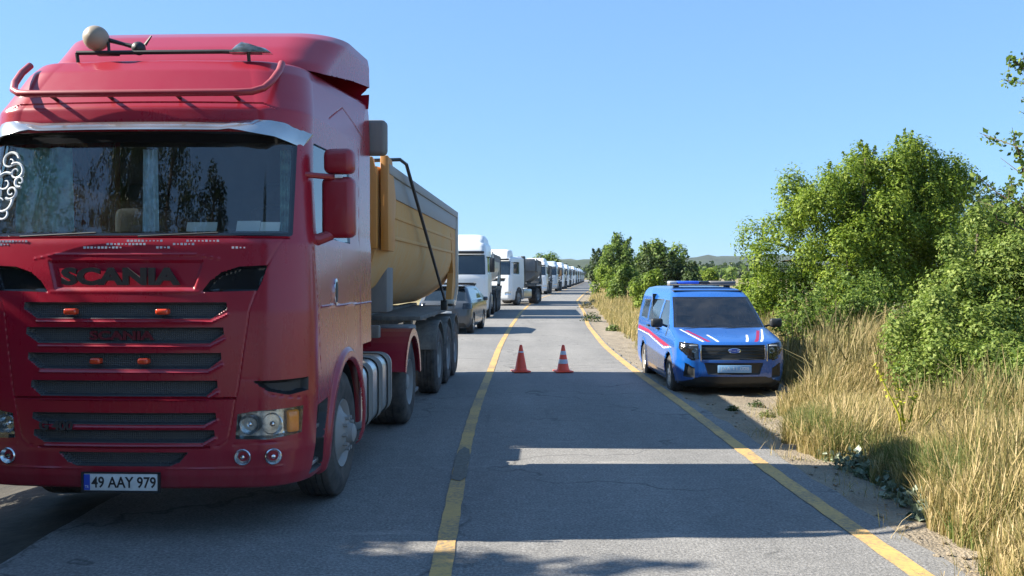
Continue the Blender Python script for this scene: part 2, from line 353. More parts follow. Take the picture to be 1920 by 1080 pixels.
def text_obj(name, body, size, mat, parent, loc, rot=(R(90), 0, 0), sx=1.0, depth=0.004, bold=0.0, fit=None):
    c = bpy.data.curves.new(name, 'FONT'); c.body = body; c.size = size; c.extrude = depth; c.offset = bold
    c.align_x = 'CENTER'; c.align_y = 'CENTER'; c.resolution_u = 3
    tmp = bpy.data.objects.new('tmp', c); COL.objects.link(tmp)
    bpy.context.view_layer.update()
    me = bpy.data.meshes.new_from_object(tmp.evaluated_get(bpy.context.evaluated_depsgraph_get()))
    bpy.data.objects.remove(tmp); me.name = name; me.materials.clear(); me.materials.append(mat)
    co = np.zeros(len(me.vertices) * 3); me.vertices.foreach_get('co', co); co = co.reshape(-1, 3)
    if fit:
        lo, hi = co.min(0), co.max(0)
        co[:, 0] = (co[:, 0] - (lo[0] + hi[0]) / 2) * fit[0] / (hi[0] - lo[0]); co[:, 1] = (co[:, 1] - (lo[1] + hi[1]) / 2) * fit[1] / (hi[1] - lo[1])
        me.vertices.foreach_set('co', co.ravel()); me.update()
    o = bpy.data.objects.new(name, me); COL.objects.link(o); o.parent = parent; o.location = loc; o.rotation_euler = rot
    o.scale = (sx, 1, 1); return o
def copy_tree(o, parent=None):
    c = o.copy(); COL.objects.link(c); c.parent = parent
    for ch in list(o.children): copy_tree(ch, c)
    return c

# ------------------------------------------------------------------ shell: a vehicle body from stacked plan outlines
def seg_sdf(px, py, pts):
    d = np.full(px.shape, 1e9)
    for (ax, ay), (bx, by) in zip(pts, pts[1:]):
        ex, ey = bx - ax, by - ay; L = ex * ex + ey * ey + 1e-12
        h = np.clip(((px - ax) * ex + (py - ay) * ey) / L, 0, 1)
        d = np.minimum(d, np.hypot(px - ax - h * ex, py - ay - h * ey))
    return d
def poly_sdf(px, py, pts):
    d = seg_sdf(px, py, list(pts) + [pts[0]]); ins = np.zeros(px.shape, bool)
    n = len(pts)
    for i in range(n):
        ax, ay = pts[i]; bx, by = pts[(i + 1) % n]
        c = ((ay > py) != (by > py))
        xi = (bx - ax) * (py - ay) / (by - ay + 1e-12) + ax
        ins ^= c & (px < xi)
    return np.where(ins, -d, d)
def F_poly(pts, mirror=True, r=0.0):      # on the front, in x,z
    def f(u, x, y, z):
        q = poly_sdf(np.abs(x) if mirror else x, z, pts) - r
        return np.where(np.abs(u) <= 2.02, q, 1.0)
    return f
def F_line(pts, w, mirror=True):
    def f(u, x, y, z):
        q = seg_sdf(np.abs(x) if mirror else x, z, pts) - w
        return np.where(np.abs(u) <= 2.05, q, 1.0)
    return f
def S_poly(pts, r=0.0, side=0):           # on the sides, in y,z
    def f(u, x, y, z):
        q = poly_sdf(y, z, pts) - r
        ok = (np.abs(u) >= 1.4) & (np.abs(u) <= 3.02)
        if side: ok &= (np.sign(x) == side)
        return np.where(ok, q, 1.0)
    return f
def S_line(pts, w):
    def f(u, x, y, z):
        q = seg_sdf(y, z, pts) - w
        return np.where((np.abs(u) >= 1.3) & (np.abs(u) <= 3.02), q, 1.0)
    return f
def S_circle(cy, cz, r, r2=None):
    def f(u, x, y, z):
        q = np.hypot(y - cy, z - cz) - r
        if r2: q = np.maximum(q, r2 - np.hypot(y - cy, z - cz))
        return np.where((np.abs(u) >= 1.2) & (np.abs(u) <= 3.02), q, 1.0)
    return f
def shell(levels, nf, nc, ns, nb, nv, shapes, body, parent, smooth_it=2, cap=True, name='cab_body'):
    """levels: (z, yf, wf, wr, yr, rc, bow). u in [-4,4]: front 0..1, corner 1..2, side 2..3, back 3..4"""
    L = np.array(levels, float)
    ds = np.sqrt(np.diff(L[:, 0]) ** 2 + np.diff(L[:, 1]) ** 2 + 0.3 * np.diff(L[:, 2]) ** 2)
    t = np.r_[0, np.cumsum(np.maximum(ds, 1e-4))]; tt = np.linspace(0, t[-1], nv)
    C = np.stack([np.interp(tt, t, L[:, k]) for k in range(7)], 1)
    for _ in range(smooth_it):
        C[1:-1] = 0.25 * C[:-2] + 0.5 * C[1:-1] + 0.25 * C[2:]
    uh = np.r_[np.linspace(0, 1, nf + 1), 1 + np.linspace(0, 1, nc + 1)[1:], 2 + np.linspace(0, 1, ns + 1)[1:], 3 + np.linspace(0, 1, nb + 1)[1:]]
    U1 = np.r_[-uh[:0:-1], uh]; nu = len(U1)
    def P(u, vi):
        k = np.clip(vi, 0, nv - 1.0001); k0 = np.floor(k).astype(int); fr = k - k0
        q = C[k0] * (1 - fr)[..., None] + C[k0 + 1] * fr[..., None]
        z, yf, wf, wr, yr, rc, bow = [q[..., j] for j in range(7)]
        a = np.abs(u); sg = np.where(u < 0, -1.0, 1.0)
        xf = np.clip(a, 0, 1) * (wf - rc); yfr = yf + bow * (xf / wf) ** 2
        yc0 = yf + bow * ((wf - rc) / wf) ** 2
        al = np.clip(a - 1, 0, 1) * math.pi / 2
        xc = wf - rc + rc * np.sin(al); yc = yc0 + 1.15 * rc * (1 - np.cos(al))
        s = np.clip(a - 2, 0, 1); y0 = yc0 + 1.15 * rc; ysd = y0 + (yr - y0) * s
        xs = wf + (wr - wf) * np.clip((ysd - y0) / 1.4, 0, 1)
        xe = wf + (wr - wf) * np.clip((yr - y0) / 1.4, 0, 1)
        b = np.clip(a - 3, 0, 1); xb = xe * (1 - b)
        X = np.where(a <= 1, xf, np.where(a <= 2, xc, np.where(a <= 3, xs, xb)))
        Y = np.where(a <= 1, yfr, np.where(a <= 2, yc, np.where(a <= 3, ysd, yr)))
        return np.stack([X * sg, Y, z], -1)
    UI = np.tile(np.arange(nu, dtype=float), (nv, 1)); VI = np.tile(np.arange(nv, dtype=float)[:, None], (1, nu))
    uu = lambda ui: np.interp(ui, np.arange(nu), U1)
    for sh in shapes:                     # pull grid lines onto the outlines
        if sh.get('nosnap'): continue
        for _ in range(2):
            p = P(uu(UI), VI); d = sh['f'](uu(UI), p[..., 0], p[..., 1], p[..., 2])
            gv, gu = np.gradient(d); g2 = gv ** 2 + gu ** 2 + 1e-9
            gm = np.sqrt(g2); m = (np.abs(d) < 0.55 * gm) & (np.abs(d) < 0.5)
            k = np.where(m, -d / g2, 0)
            du = np.clip(k * gu, -0.4, 0.4); dv = np.clip(k * gv, -0.4, 0.4)
            base_u = np.arange(nu)[None, :]; base_v = np.arange(nv)[:, None]
            UI = np.clip(UI + du, np.maximum(base_u - 0.55, 0), np.minimum(base_u + 0.55, nu - 1))
            VI = np.clip(VI + dv, np.maximum(base_v - 0.55, 0), np.minimum(base_v + 0.55, nv - 1))
    Uv = uu(UI); p = P(Uv, VI)
    e = 0.02; pu = P(Uv + e, VI) - P(Uv - e, VI); pv = P(Uv, np.minimum(VI + .3, nv - 1)) - P(Uv, np.maximum(VI - .3, 0))
    n = np.cross(pu, pv); n /= (np.linalg.norm(n, axis=-1, keepdims=True) + 1e-9)
    disp = np.zeros(p.shape[:2])
    for sh in shapes:
        dep = sh.get('depth', 0)
        if dep:
            d = sh['f'](Uv, p[..., 0], p[..., 1], p[..., 2]); w = np.clip(-d / sh.get('edge', 0.012), 0, 1); w = w * w * (3 - 2 * w)
            if sh.get('set'): disp = disp * (1 - w) + dep * w
            else: disp += dep * w
    q = p + n * disp[..., None]
    idx = np.arange(nu * nv).reshape(nv, nu)
    Fq = np.stack([idx[:-1, :-1], idx[:-1, 1:], idx[1:, 1:], idx[1:, :-1]], -1).reshape(-1, 4)
    pc = p.reshape(-1, 3)[Fq].mean(1); uc = Uv.reshape(-1)[Fq].mean(1)
    lab = np.zeros(len(Fq), int)
    for i, sh in enumerate(shapes):
        if sh.get('name') or sh.get('hole'):
            d = sh['f'](uc, pc[:, 0], pc[:, 1], pc[:, 2]); lab[d < 0] = i + 1
    out = {}
    def emit(nm, mask, mat, V, par, sharp=30):
        f = Fq[mask]
        if len(f) == 0: return None
        uq, inv = np.unique(f.ravel(), return_inverse=True)
        return mesh_obj(nm, V.reshape(-1, 3)[uq], inv.reshape(-1, 4), mat, par, True, sharp)
    groups = {}
    for i, sh in enumerate(shapes):
        if sh.get('hole'): continue
        if sh.get('name'):
            if sh.get('split'):
                for sd in (-1, 1):
                    m = (lab == i + 1) & (np.sign(pc[:, 0]) == sd)
                    o = emit(sh['name'], m, sh['mat'], q, parent)
                    if o: out.setdefault(sh['name'], []).append(o)
                    if sh.get('cover') and o: emit(sh['cover'][0], m, sh['cover'][1], p + n * 0.004, o)
            else:
                o = emit(sh['name'], lab == i + 1, sh['mat'], q, parent)
                if o: out.setdefault(sh['name'], []).append(o)
                if sh.get('cover') and o: emit(sh['cover'][0], lab == i + 1, sh['cover'][1], p + n * 0.004, o)
    m = lab == 0; f = Fq[m]
    V = q.reshape(-1, 3)
    if cap:
        top = idx[-1]; cidx = len(V); V = np.vstack([V, V[top].mean(0)])
        capf = np.stack([top[:-1], top[1:], np.full(nu - 1, cidx), np.full(nu - 1, cidx)], -1)
        uq, inv = np.unique(np.vstack([f, capf]).ravel(), return_inverse=True); fl = inv.reshape(-1, 4).tolist()
        fl = [a if a[2] != a[3] else a[:3] for a in fl]
        out[name] = mesh_obj(name, V[uq], fl, body, parent, True, 30)
    else:
        uq, inv = np.unique(f.ravel(), return_inverse=True); out[name] = mesh_obj(name, V[uq], inv.reshape(-1, 4), body, parent, True, 30)
    return out

def wheel(parent, x, y, r, w, side, kind='front', n=40, rim_mat=None, tread=True):
    """x = outer face of the tyre, side = +1 for the +x side. rim is the part, tyre the sub-part"""
    rr = r * 0.56; s = side; z = r
    if kind == 'front':
        prof = [(-w * 0.9, rr * 0.96), (-0.03, rr), (-0.005, rr * 0.97), (-0.02, rr * 0.90), (-0.05, rr * 0.82), (-0.02, rr * 0.62), (0.02, rr * 0.50), (0.03, rr * 0.42), (0.035, rr * 0.30), (0.085, rr * 0.26), (0.10, rr * 0.16), (0.10, 0.001)]
    elif kind == 'rear':
        prof = [(-w * 0.9, rr * 0.96), (-0.02, rr), (-0.005, rr * 0.97), (-0.04, rr * 0.90), (-0.16, rr * 0.80), (-0.17, rr * 0.50), (-0.17, rr * 0.34), (-0.03, rr * 0.31), (-0.02, rr * 0.22), (-0.02, 0.001)]
    else:
        prof = [(-w * 0.9, rr * 0.96), (-0.01, rr * 1.05), (0.0, rr * 1.0), (-0.03, rr * 0.93), (-0.045, rr * 0.5), (-0.02, rr * 0.25), (-0.02, 0.001)]
    b = MB(); b.lathe(prof, (x, y, z), 'X', n, s)
    off = {'front': 0.03, 'rear': -0.165, 'car': -0.03}[kind]
    if kind != 'car':
        for k in range(10):
            t = 2 * math.pi * k / 10; cy, cz = y + rr * 0.46 * math.cos(t), z + rr * 0.46 * math.sin(t)
            b.lathe([(off - 0.02, 0.017), (off + 0.028, 0.017), (off + 0.03, 0.001)], (x, cy, cz), 'X', 6, s)
    rim = b.build('wheel', rim_mat or M['wheelsteel'], parent, 30)
    if kind == 'car':
        sp = MB()
        for k in range(5):
            t = 2 * math.pi * k / 5; mt = Matrix.Translation((x - s * 0.02, y, z)) @ Matrix.Rotation(t, 4, 'X')
            sp.box(-0.012, 0.012, -0.045, 0.045, 0.03, rr * 0.95, 0.006, 1, mt)
        sp.build('spoke', M['alu'], rim)
    b = MB()
    tp = [(-w, rr * 0.97), (-w * 1.0, r * 0.80), (-w * 0.97, r * 0.93), (-w * 0.9, r * 0.985)]
    for k in range(5):
        a0 = -w * 0.86 + k * w * 0.155; a1 = a0 + w * 0.125
        tp += [(a0, r), (a1, r)]
        if k < 4: tp += [(a1 + 0.002, r * 0.975), (a1 + w * 0.03 - 0.002, r * 0.975)]
    tp += [(-w * 0.08, r * 0.985), (-0.02, r * 0.95), (0.004, r * 0.85), (0.008, r * 0.74), (-0.004, r * 0.64), (-0.01, rr * 0.99)]
    b.lathe(tp, (x, y, z), 'X', n, s)
    b.build('tyre', M['tyre'], rim, 40)
    return rim

# ------------------------------------------------------------------ road geometry
_y = np.array([-60, 0, 5.6, 7.3, 9.4, 12.9, 17.2, 23.6, 33.8, 46, 67, 95, 105, 157, 200, 262, 390, 700], float)
_c = np.array([-.40, -.41, -.43, -.48, -.51, -.51, -.42, -.33, -.02, .46, 1.6, 4.4, 5.6, 10.8, 15, 21, 34, 68], float)
_w = np.array([2.97, 2.97, 2.98, 2.93, 2.95, 2.97, 2.8, 2.75, 2.85, 3.2, 3.2, 3.2, 3.2, 3.2, 3.2, 3.2, 3.2, 3.2], float)
YY = np.linspace(-60, 700, 3041)
def _sm(v, k):
    ker = np.hanning(k); ker /= ker.sum(); pv = np.pad(v, k // 2, mode='edge'); 
    r = np.convolve(pv, ker, 'valid')[:len(v)]; r[-k:] = v[-k:]; return r
CC = _sm(np.interp(YY, _y, _c), 31); WW = _sm(np.interp(YY, _y, _w), 31)
cl = lambda y: np.interp(y, YY, CC)
rl = lambda y: np.interp(y, YY, CC + WW)            # right yellow line
redge = lambda y: rl(y) + np.interp(y, [10, 16, 30, 60], [0.28, 0.12, 0.10, 0.15])
ledge = lambda y: np.interp(y, YY, CC) - 2.86
def grass_edge(y):
    k = np.interp(y, [0, 5.6, 6.4, 7.0, 8.0, 9.2, 9.8, 11, 12.3, 13.2, 18.6, 20, 22, 26, 38, 80, 200], [.40, .46, .56, .84, .88, .80, .62, .85, 1.35, 1.9, 2.0, 1.6, 1.15, 1.0, .9, .95, 1.2])
    return rl(y) + k
def nz(x, y, s, seed=0):
    return (np.sin(x * 1.7 * s + seed + 1.3 * np.sin(y * 1.1 * s + seed)) + np.sin(y * 2.1 * s + 2.3 * seed + 1.7 * np.sin(x * 0.9 * s))) * 0.5
def gh(x, y):
    x = np.asarray(x, float); y = np.asarray(y, float)
    r = x - redge(y); l = ledge(y) - x
    h = np.interp(r, [-.3, 0, .4, 1.2, 2.4, 4.5, 8, 20, 60], [-.05, -.03, -.05, -.08, 0.02, .32, .5, .5, .2])
    hl = np.interp(l, [-.3, 0, .9, 2.0, 4.0, 30], [-.05, -.04, -.10, -.45, -.5, -.3])
    h = np.where(l > -0.3, hl, np.where(r > -0.3, h, -0.05))
    amp = np.clip(np.maximum(r, l) / 2, 0, 1)
    return h + amp * (0.05 * nz(x, y, 1.3, 1) + 0.10 * nz(x, y, 0.25, 2)) + np.clip(np.abs(r) - 60, 0, 400) * 0.0

def grid_mesh(name, xs_fn, ys, nx, zf, mat, **k):
    P_ = []
    for y in ys:
        x = xs_fn(y, np.linspace(0, 1, nx)); P_.append(np.stack([x, np.full(nx, y), zf(x, np.full(nx, y))], 1))
    V = np.array(P_).reshape(-1, 3); idx = np.arange(len(ys) * nx).reshape(len(ys), nx)
    F = np.stack([idx[:-1, :-1], idx[:-1, 1:], idx[1:, 1:], idx[1:, :-1]], -1).reshape(-1, 4)
    return mesh_obj(name, V, F, mat)
ys_near = np.r_[np.arange(-60, 0, 2.0), np.arange(0, 40, 0.5), np.arange(40, 120, 2.0), np.arange(120, 701, 10.0)]
ys_g = np.r_[-400, -200, -100, ys_near, 800, 1000, 1500, 2500, 5000]
off = np.r_[-3500, -1500, -600, -200, -80, -40, -20, -12, -8, -6, -5, -4.5, -4, -3.5, -3.2, -3.0, -2.7, -2.0, 0, 2, 2.6, 3.0, 3.2, 3.4, 3.6, 3.9, 4.2, 4.6, 5, 5.5, 6, 6.6, 7.3, 8, 9, 10, 12, 15, 20, 28, 40, 60, 100, 200, 600, 1500, 3500]
def gx(y, t): return cl(y) + off
tag(grid_mesh('ground', gx, ys_g, len(off), gh, M['ground']), kind='structure')
tag(grid_mesh('road', lambda y, t: ledge(y) + (redge(y) - ledge(y)) * t + np.where(t == 0, nz(0, y, 3, 1) * .03, 0) + np.where(t == 1, nz(0, y, 3.3, 2) * .05, 0),
              np.r_[np.arange(-60, 0, 2.0), np.arange(0, 120, 0.25), np.arange(120, 700, 10.0)], 9, lambda x, y: np.zeros_like(x), M['asphalt']), kind='structure')
# gravel shoulder on the right, dark soil on the left
def sh_x(y, t):
    return redge(y) - 0.12 + t * (grass_edge(y) + 0.9 - redge(y) + 0.25 * nz(1, y, 1.1, 4))
ysn = np.r_[np.arange(-20, 60, 0.25), np.arange(60, 300, 3.0)]
tag(grid_mesh('shoulder', sh_x, ysn, 16, lambda x, y: np.where(x < redge(y), -0.004, gh(x, y) + 0.02 + 0.012 * nz(x, y, 9, 3)), M['gravel']), kind='structure')
tag(grid_mesh('verge', lambda y, t: ledge(y) + 0.05 - t * 4.0, ysn, 12, lambda x, y: gh(x, y) + 0.02 + 0.02 * nz(x, y, 5, 3), M['soil']), kind='structure')
def line_strip(name, f, w, label):
    yy = np.r_[np.arange(-20, 120, 0.25), np.arange(120, 500, 5.0)]
    o = grid_mesh(name, lambda y, t: f(y) + (t - 0.5) * (w + 0.012 * nz(3, y, 6, 1)), yy, 3, lambda x, y: np.full_like(x, 0.006), M['yellowline'])
    o['kind'] = 'structure'; return o
line_strip('centre_line', cl, 0.135, '')
line_strip('edge_line', rl, 0.15, '')

def tar_patch():
    V = [(float(cl(y)) + o, y, .011) for o, y in ((-.066, 8.2), (.02, 8.1), (.068, 8.25), (.074, 8.5), (.064, 8.8), (.073, 9.2), (.05, 9.6), (-.01, 9.72), (-.06, 9.5), (-.074, 9.0), (-.062, 8.6))]
    m, t, p = newmat('tar'); v = objvec(t); t.links.new(ramp(t, noise(t, 30, 4, .7, v), [(.3, (.09, .085, .075)), (.7, (.20, .185, .15))]), p.inputs['Base Color']); p.inputs['Roughness'].default_value = .9
    tag(mesh_obj('tar_patch', V, [tuple(range(11))], m), kind='structure')
tar_patch()

# hills and far fields
def ridge(name, D, x0, x1, prof, thick, mat, seed, rough):
    xs = np.linspace(x0, x1, 260); rows = []
    top = np.interp(xs, [a for a, b in prof], [b for a, b in prof]); g = np.random.default_rng(seed)
    for k, (t, hf) in enumerate([(-1, 0), (-.7, .35), (-.45, .62), (-.2, .87), (0, 1), (.4, .8), (1, 0)]):
        jit = g.normal(0, rough, len(xs)) * (0.3 + hf)
        rows.append(np.stack([xs, np.full(len(xs), D + t * thick) + g.normal(0, thick * .03, len(xs)), top * hf + jit * (hf > 0) - (2 if hf == 0 else 0)], 1))
    V = np.array(rows).reshape(-1, 3); nx = len(xs); idx = np.arange(len(rows) * nx).reshape(len(rows), nx)
    F = np.stack([idx[:-1, :-1], idx[:-1, 1:], idx[1:, 1:], idx[1:, :-1]], -1).reshape(-1, 4)
    return tag(mesh_obj(name, V, F, mat), kind='structure')
ridge('hills', 2000, -2600, 2600, [(-2600, 40), (-600, 30), (-100, 34), (60, 40), (200, 36), (400, 44), (560, 47), (700, 44), (1100, 50), (2600, 40)], 500, M['hill'], 3, 0.9)
ridge('low_hill', 1100, -1500, 1500, [(-1500, 16), (0, 14), (90, 22), (180, 20), (240, 14), (400, 16), (1500, 14)], 160, M['hill'], 5, 0.5)

# ------------------------------------------------------------------ vegetation
def leaf_quads(C, size, g, asp=0.5, up=0.0, jit=0.35, nrm=None):
    """diamond leaves at the points C, facing roughly along nrm"""
    n = len(C); a = g.normal(size=(n, 3)); a[:, 2] += up; a /= np.linalg.norm(a, axis=1, keepdims=True)
    if nrm is not None:
        w = nrm + g.normal(0, .42, (n, 3)); w /= np.linalg.norm(w, axis=1, keepdims=True)
        a -= w * (a * w).sum(1, keepdims=True); a /= np.linalg.norm(a, axis=1, keepdims=True) + 1e-9; b = np.cross(w, a)
    else:
        b = g.normal(size=(n, 3)); b -= a * (a * b).sum(1, keepdims=True); b /= np.linalg.norm(b, axis=1, keepdims=True)
    s = size * (1 + jit * g.normal(size=(n, 1))); s = np.clip(s, size * .3, size * 2)
    c = np.cross(a, b) * s * 0.12
    V = np.stack([C - a * s * .5, C + b * s * asp * .5 + c, C + a * s * .5, C - b * s * asp * .5 + c], 1).reshape(-1, 3)
    return V, np.arange(4 * n).reshape(n, 4)
def blob_points(blobs, n, g, shell_=0.5):
    vol = np.array([b[3] * b[4] * b[5] for b in blobs]) ** 0.8; k = g.choice(len(blobs), n, p=vol / vol.sum())
    B = np.array(blobs)[k]; d = g.normal(size=(n, 3)); d /= np.linalg.norm(d, axis=1, keepdims=True)
    rad = (shell_ + (1 - shell_) * g.random(n)) * (1 + 0.06 * np.clip(g.normal(size=n), -2, 1.5))
    lump = 1 + 0.16 * np.sin(d[:, 0] * 7 + k * 2.1) * np.sin(d[:, 1] * 6 + k) + 0.12 * np.sin(d[:, 2] * 9 + k * 1.3)
    return B[:, :3] + d * B[:, 3:6] * (rad * lump)[:, None]
def make_tree(name, loc, blobs, nleaf, leaf, mat, label, cat='tree', group=None, seed=1, trunk_r=0.12, asp=0.5, sprigs=0, sprig_len=0.7, base_z=None, clump=None):
    g = np.random.default_rng(seed); root = empty(name, loc)
    # leafy twig clumps: shells of leaves facing outward, so each clump has a lit and a shaded side
    rb = float(np.mean([b[3] for b in blobs])); rs = clump or max(leaf * 2.6, rb * .27)
    ns = max(10, int(sum((b[3] / rs) ** 2 for b in blobs) * 3.0)); tw = blob_points(blobs, ns, g, .62)
    srad = rs * (0.55 + 0.75 * g.random(ns)); k = g.choice(ns, nleaf, p=srad ** 2 / (srad ** 2).sum())
    d = g.normal(size=(nleaf, 3)); d[:, 2] += .25; d /= np.linalg.norm(d, axis=1, keepdims=True)
    rad = srad[k] * (0.55 + 0.5 * g.random(nleaf)) * (1 + .22 * np.sin(d[:, 0] * 9 + k) * np.sin(d[:, 1] * 8 + k * 2))
    C = tw[k] + d * rad[:, None] * np.array([1, 1, 1.25]); Nn = d + np.array([0, 0, .35])
    if sprigs:
        top = tw[np.argsort(-(tw[:, 2] + g.normal(0, rb * .5, ns)))][:sprigs]; e = []; 
        for p0 in top:
            dd = np.array([g.normal(0, .3), g.normal(0, .3), 1.0]); dd /= np.linalg.norm(dd); t = g.random(70) ** .8
            e.append(p0 + dd * (rs * .6 + t * sprig_len)[:, None] + g.normal(0, 1, (70, 3)) * (sprig_len * .16 * (1.15 - t))[:, None])
        e = np.vstack(e); C = np.vstack([C, e]); Nn = np.vstack([Nn, g.normal(size=e.shape)])
    q = C[:, 2] > 0.02; C = C[q]; Nn = Nn[q]
    V, F = leaf_quads(C, leaf, g, asp, 0, .35, Nn)
    crown = mesh_obj('crown', V, F, mat, root, smooth=False)
    tb = MB(); zc = min(b[2] for b in blobs)
    zt = max(b[2] for b in blobs)
    tb.tube([(0, 0, -0.3), (0.04, 0.02, zt * 0.25), (-.03, .05, zt * 0.55), (0.02, 0, zt)], [trunk_r * 1.3, trunk_r, trunk_r * .7, trunk_r * .25], 7)
    for b in blobs:
        h0 = zt * (0.12 + 0.3 * g.random()); e = Vector(b[:3]); s0 = Vector((0, 0, h0)); mid = s0.lerp(e, .5) + Vector(g.normal(0, .12, 3))
        tb.tube([s0, mid, e, e + (e - mid) * .1], [trunk_r * .6, trunk_r * .42, trunk_r * .25, trunk_r * .08], 6)
    for i in range(26):
        p = Vector(tw[g.integers(0, len(tw))]); b = Vector(blobs[g.integers(0, len(blobs))][:3])
        q = min(blobs, key=lambda bb: (Vector(bb[:3]) - p).length); b = Vector(q[:3])
        tb.tube([b, b.lerp(p, .55) + Vector(g.normal(0, .05, 3)), p], [trunk_r * .2, trunk_r * .12, trunk_r * .04], 4)
    tb.build('trunk', M['bark'], root)
    tag(root, label, cat, group); return root
def rblobs(n, R0, H, seed, low=0.25, br=0.42):
    g = np.random.default_rng(seed); out = []
    for i in range(n):
        t = i / max(1, n - 1); z = H * (low + (1 - low - br * .4) * t); rr = R0 * math.sqrt(max(0.05, 1 - (max(0, t - .25) / .85) ** 2)) * 0.62
        a = i * 2.4 + g.random() * 1.2; b = br * R0 * (0.75 + 0.5 * g.random()) * (1 - 0.25 * t)
        out.append((rr * math.cos(a), rr * math.sin(a), z, b * 1.05, b * 1.05, b * .95))
    k = H * .94 / max(q[2] + q[5] for q in out)
    return [(q[0], q[1], q[2] * k, q[3], q[4], q[5] * k) for q in out]

def at(px, py_ground=None, D=10.0):
    return (px - 960) / 1700 * D
def zt(py, D): return 1.85 - (py - 517) / 1700 * D

# the big bush behind the van
D = 23.0
bl = []
def bb(px, py, rpx, dy=0.0, D_=D, x0=0, y0=D, z0=0):
    d = D_ + dy; r = rpx * .93 * d / 1700
    bl.append(((px - 960) / 1700 * d - x0, d - y0, zt(py, d) - z0, r, r * 1.1, r * 0.95))
bx0 = at(1620, D=D)
for px, py, r, dy in [(1650, 345, 70, 0.6), (1545, 400, 85, 0), (1745, 360, 68, .8), (1470, 490, 72, -.6), (1590, 500, 95, -1.0), (1700, 470, 100, 0), (1460, 590, 70, -.6), (1560, 600, 90, -1.4),
                      (1670, 590, 95, -1.0), (1790, 430, 50, 1.5), (1770, 520, 80, 1), (1435, 450, 32, 0), (1620, 300, 28, .3), (1700, 305, 30, .6), (1765, 320, 30, .8), (1500, 360, 32, .2), (1690, 400, 70, .2), (1640, 430, 80, -.4), (1720, 335, 44, .5), (1600, 360, 50, .2), (1790, 370, 40, 1.0)]:
    bb(px, py, r, dy, x0=bx0, z0=.4)
make_tree('leafy_bush', (bx0, D, .4), bl, 165000, 0.074, M['leaf_bright'], 'tall rounded bright green bush standing behind the blue van', 'bush', None, 11, 0.10, 0.5, 26, 0.45, clump=.36)
# darker one behind it, to the right
bl = []; D2 = 27.0; bx = at(1850, D=D2)
for px, py, r, dy in [(1850, 430, 55, 0), (1900, 470, 60, 0), (1810, 480, 50, 0), (1880, 560, 70, -.5), (1950, 480, 70, 0)]:
    bb(px, py, r, dy, D_=D2, x0=bx, y0=D2, z0=.4)
make_tree('leafy_bush', (bx, D2, .4), bl, 26000, 0.095, M['leaf_dark'], 'dark green bush peeking out behind the tall round bush at its right', 'bush', None, 12, 0.12, 0.5, 20)
# near bush at the right edge of the photo
bl = []; D3 = 13.0; bx = at(1830, D=D3)
for px, py, r, dy in [(1900, 770, 80, -2.0), (1820, 745, 60, -2.0), (1760, 700, 60, -1.8), (1725, 640, 55, -1.2), (1790, 600, 60, -1.0), (1850, 450, 50, .2), (1900, 690, 90, -2.0), (1980, 730, 90, -2.2), (1880, 500, 80, 0), (1800, 540, 75, 0), (1860, 620, 100, -.6), (1770, 640, 75, .2), (1930, 560, 100, 0), (1740, 590, 45, .3), (1910, 700, 100, -.9), (1800, 720, 75, -.6), (1990, 480, 90, 0), (2010, 640, 100, 0), (1990, 780, 90, -1), (1895, 440, 36, .2)]:
    bb(px, py, r, dy, D_=D3, x0=bx, y0=D3, z0=.3)
make_tree('leafy_bush', (bx, D3, .3), bl, 140000, 0.048, M['leaf_yellow'], 'near leafy green bush at the right edge above the tall dry grass', 'bush', None, 13, 0.07, 0.55, 24, 0.3, clump=.24)
# green bush between, right of the van nose
bl = []; D4 = 17.5; bx = at(1640, D=D4)
for px, py, r, dy in [(1560, 640, 60, 0), (1640, 620, 65, .3), (1700, 650, 60, 0), (1600, 690, 60, -.3), (1500, 620, 45, .3)]:
    bb(px, py, r, dy, D_=D4, x0=bx, y0=D4, z0=.2)
make_tree('low_bush', (bx, D4, .2), bl, 26000, 0.062, M['leaf_mid'], 'low shaded bush between the blue van and the near leafy bush', 'bush', None, 14, 0.06, 0.5, 40, 0.7)
# slender branching tree whose twigs reach in at the top right
def twig_tree():
    g = np.random.default_rng(5); D5 = 10.0
    root = empty('slender_tree', (at(1990, D=D5), D5, .4)); tb = MB(); C = []
    X = lambda px, py, d=0.0: Vector(((px - 1990) / 1700 * D5, d, zt(py, D5) - .4))
    tb.tube([(0, 0, -.5), X(1990, 600), X(1985, 400), X(1975, 200), X(1965, 60)], [.07, .055, .04, .025, .01], 7)
    for pts in [[(1980, 330), (1940, 190), (1915, 160), (1880, 148)], [(1980, 250), (1940, 150), (1912, 120), (1898, 108)], [(1985, 420), (1930, 330), (1890, 280), (1858, 243)],
                [(1988, 480), (1930, 400), (1880, 360), (1838, 320)], [(1985, 470), (1940, 410), (1905, 370), (1885, 330)], [(1985, 520), (1930, 440), (1880, 410), (1855, 385)],
                [(1980, 300), (1945, 230), (1925, 200), (1905, 190)], [(1988, 400), (1935, 360), (1915, 330), (1900, 262)]]:
        v = [X(*p, d=g.normal(0, .15)) for p in pts]; tb.tube(v, [.02, .012, .007, .003], 5)
        for a, b in zip(v[:-1], v[1:]):
            m = 34
            for k in range(m):
                t = g.random(); p = a.lerp(b, t); C.append(np.array(p) + g.normal(0, .032, 3))
            for q in range(3):
                t = g.random(); p = a.lerp(b, t); e = p + Vector(g.normal(0, .13, 3)); tb.tube([p, e], [.005, .002], 4)
                for k in range(9): C.append(np.array(p.lerp(e, g.random())) + g.normal(0, .02, 3))
    V, F = leaf_quads(np.array(C), .05, g, .6)
    mesh_obj('crown', V, F, M['leaf_mid'], root, smooth=False); tb.build('trunk', M['bark'], root)
    tag(root, 'slender sparse tree reaching thin leafy twigs into the sky at top right', 'tree')
twig_tree()
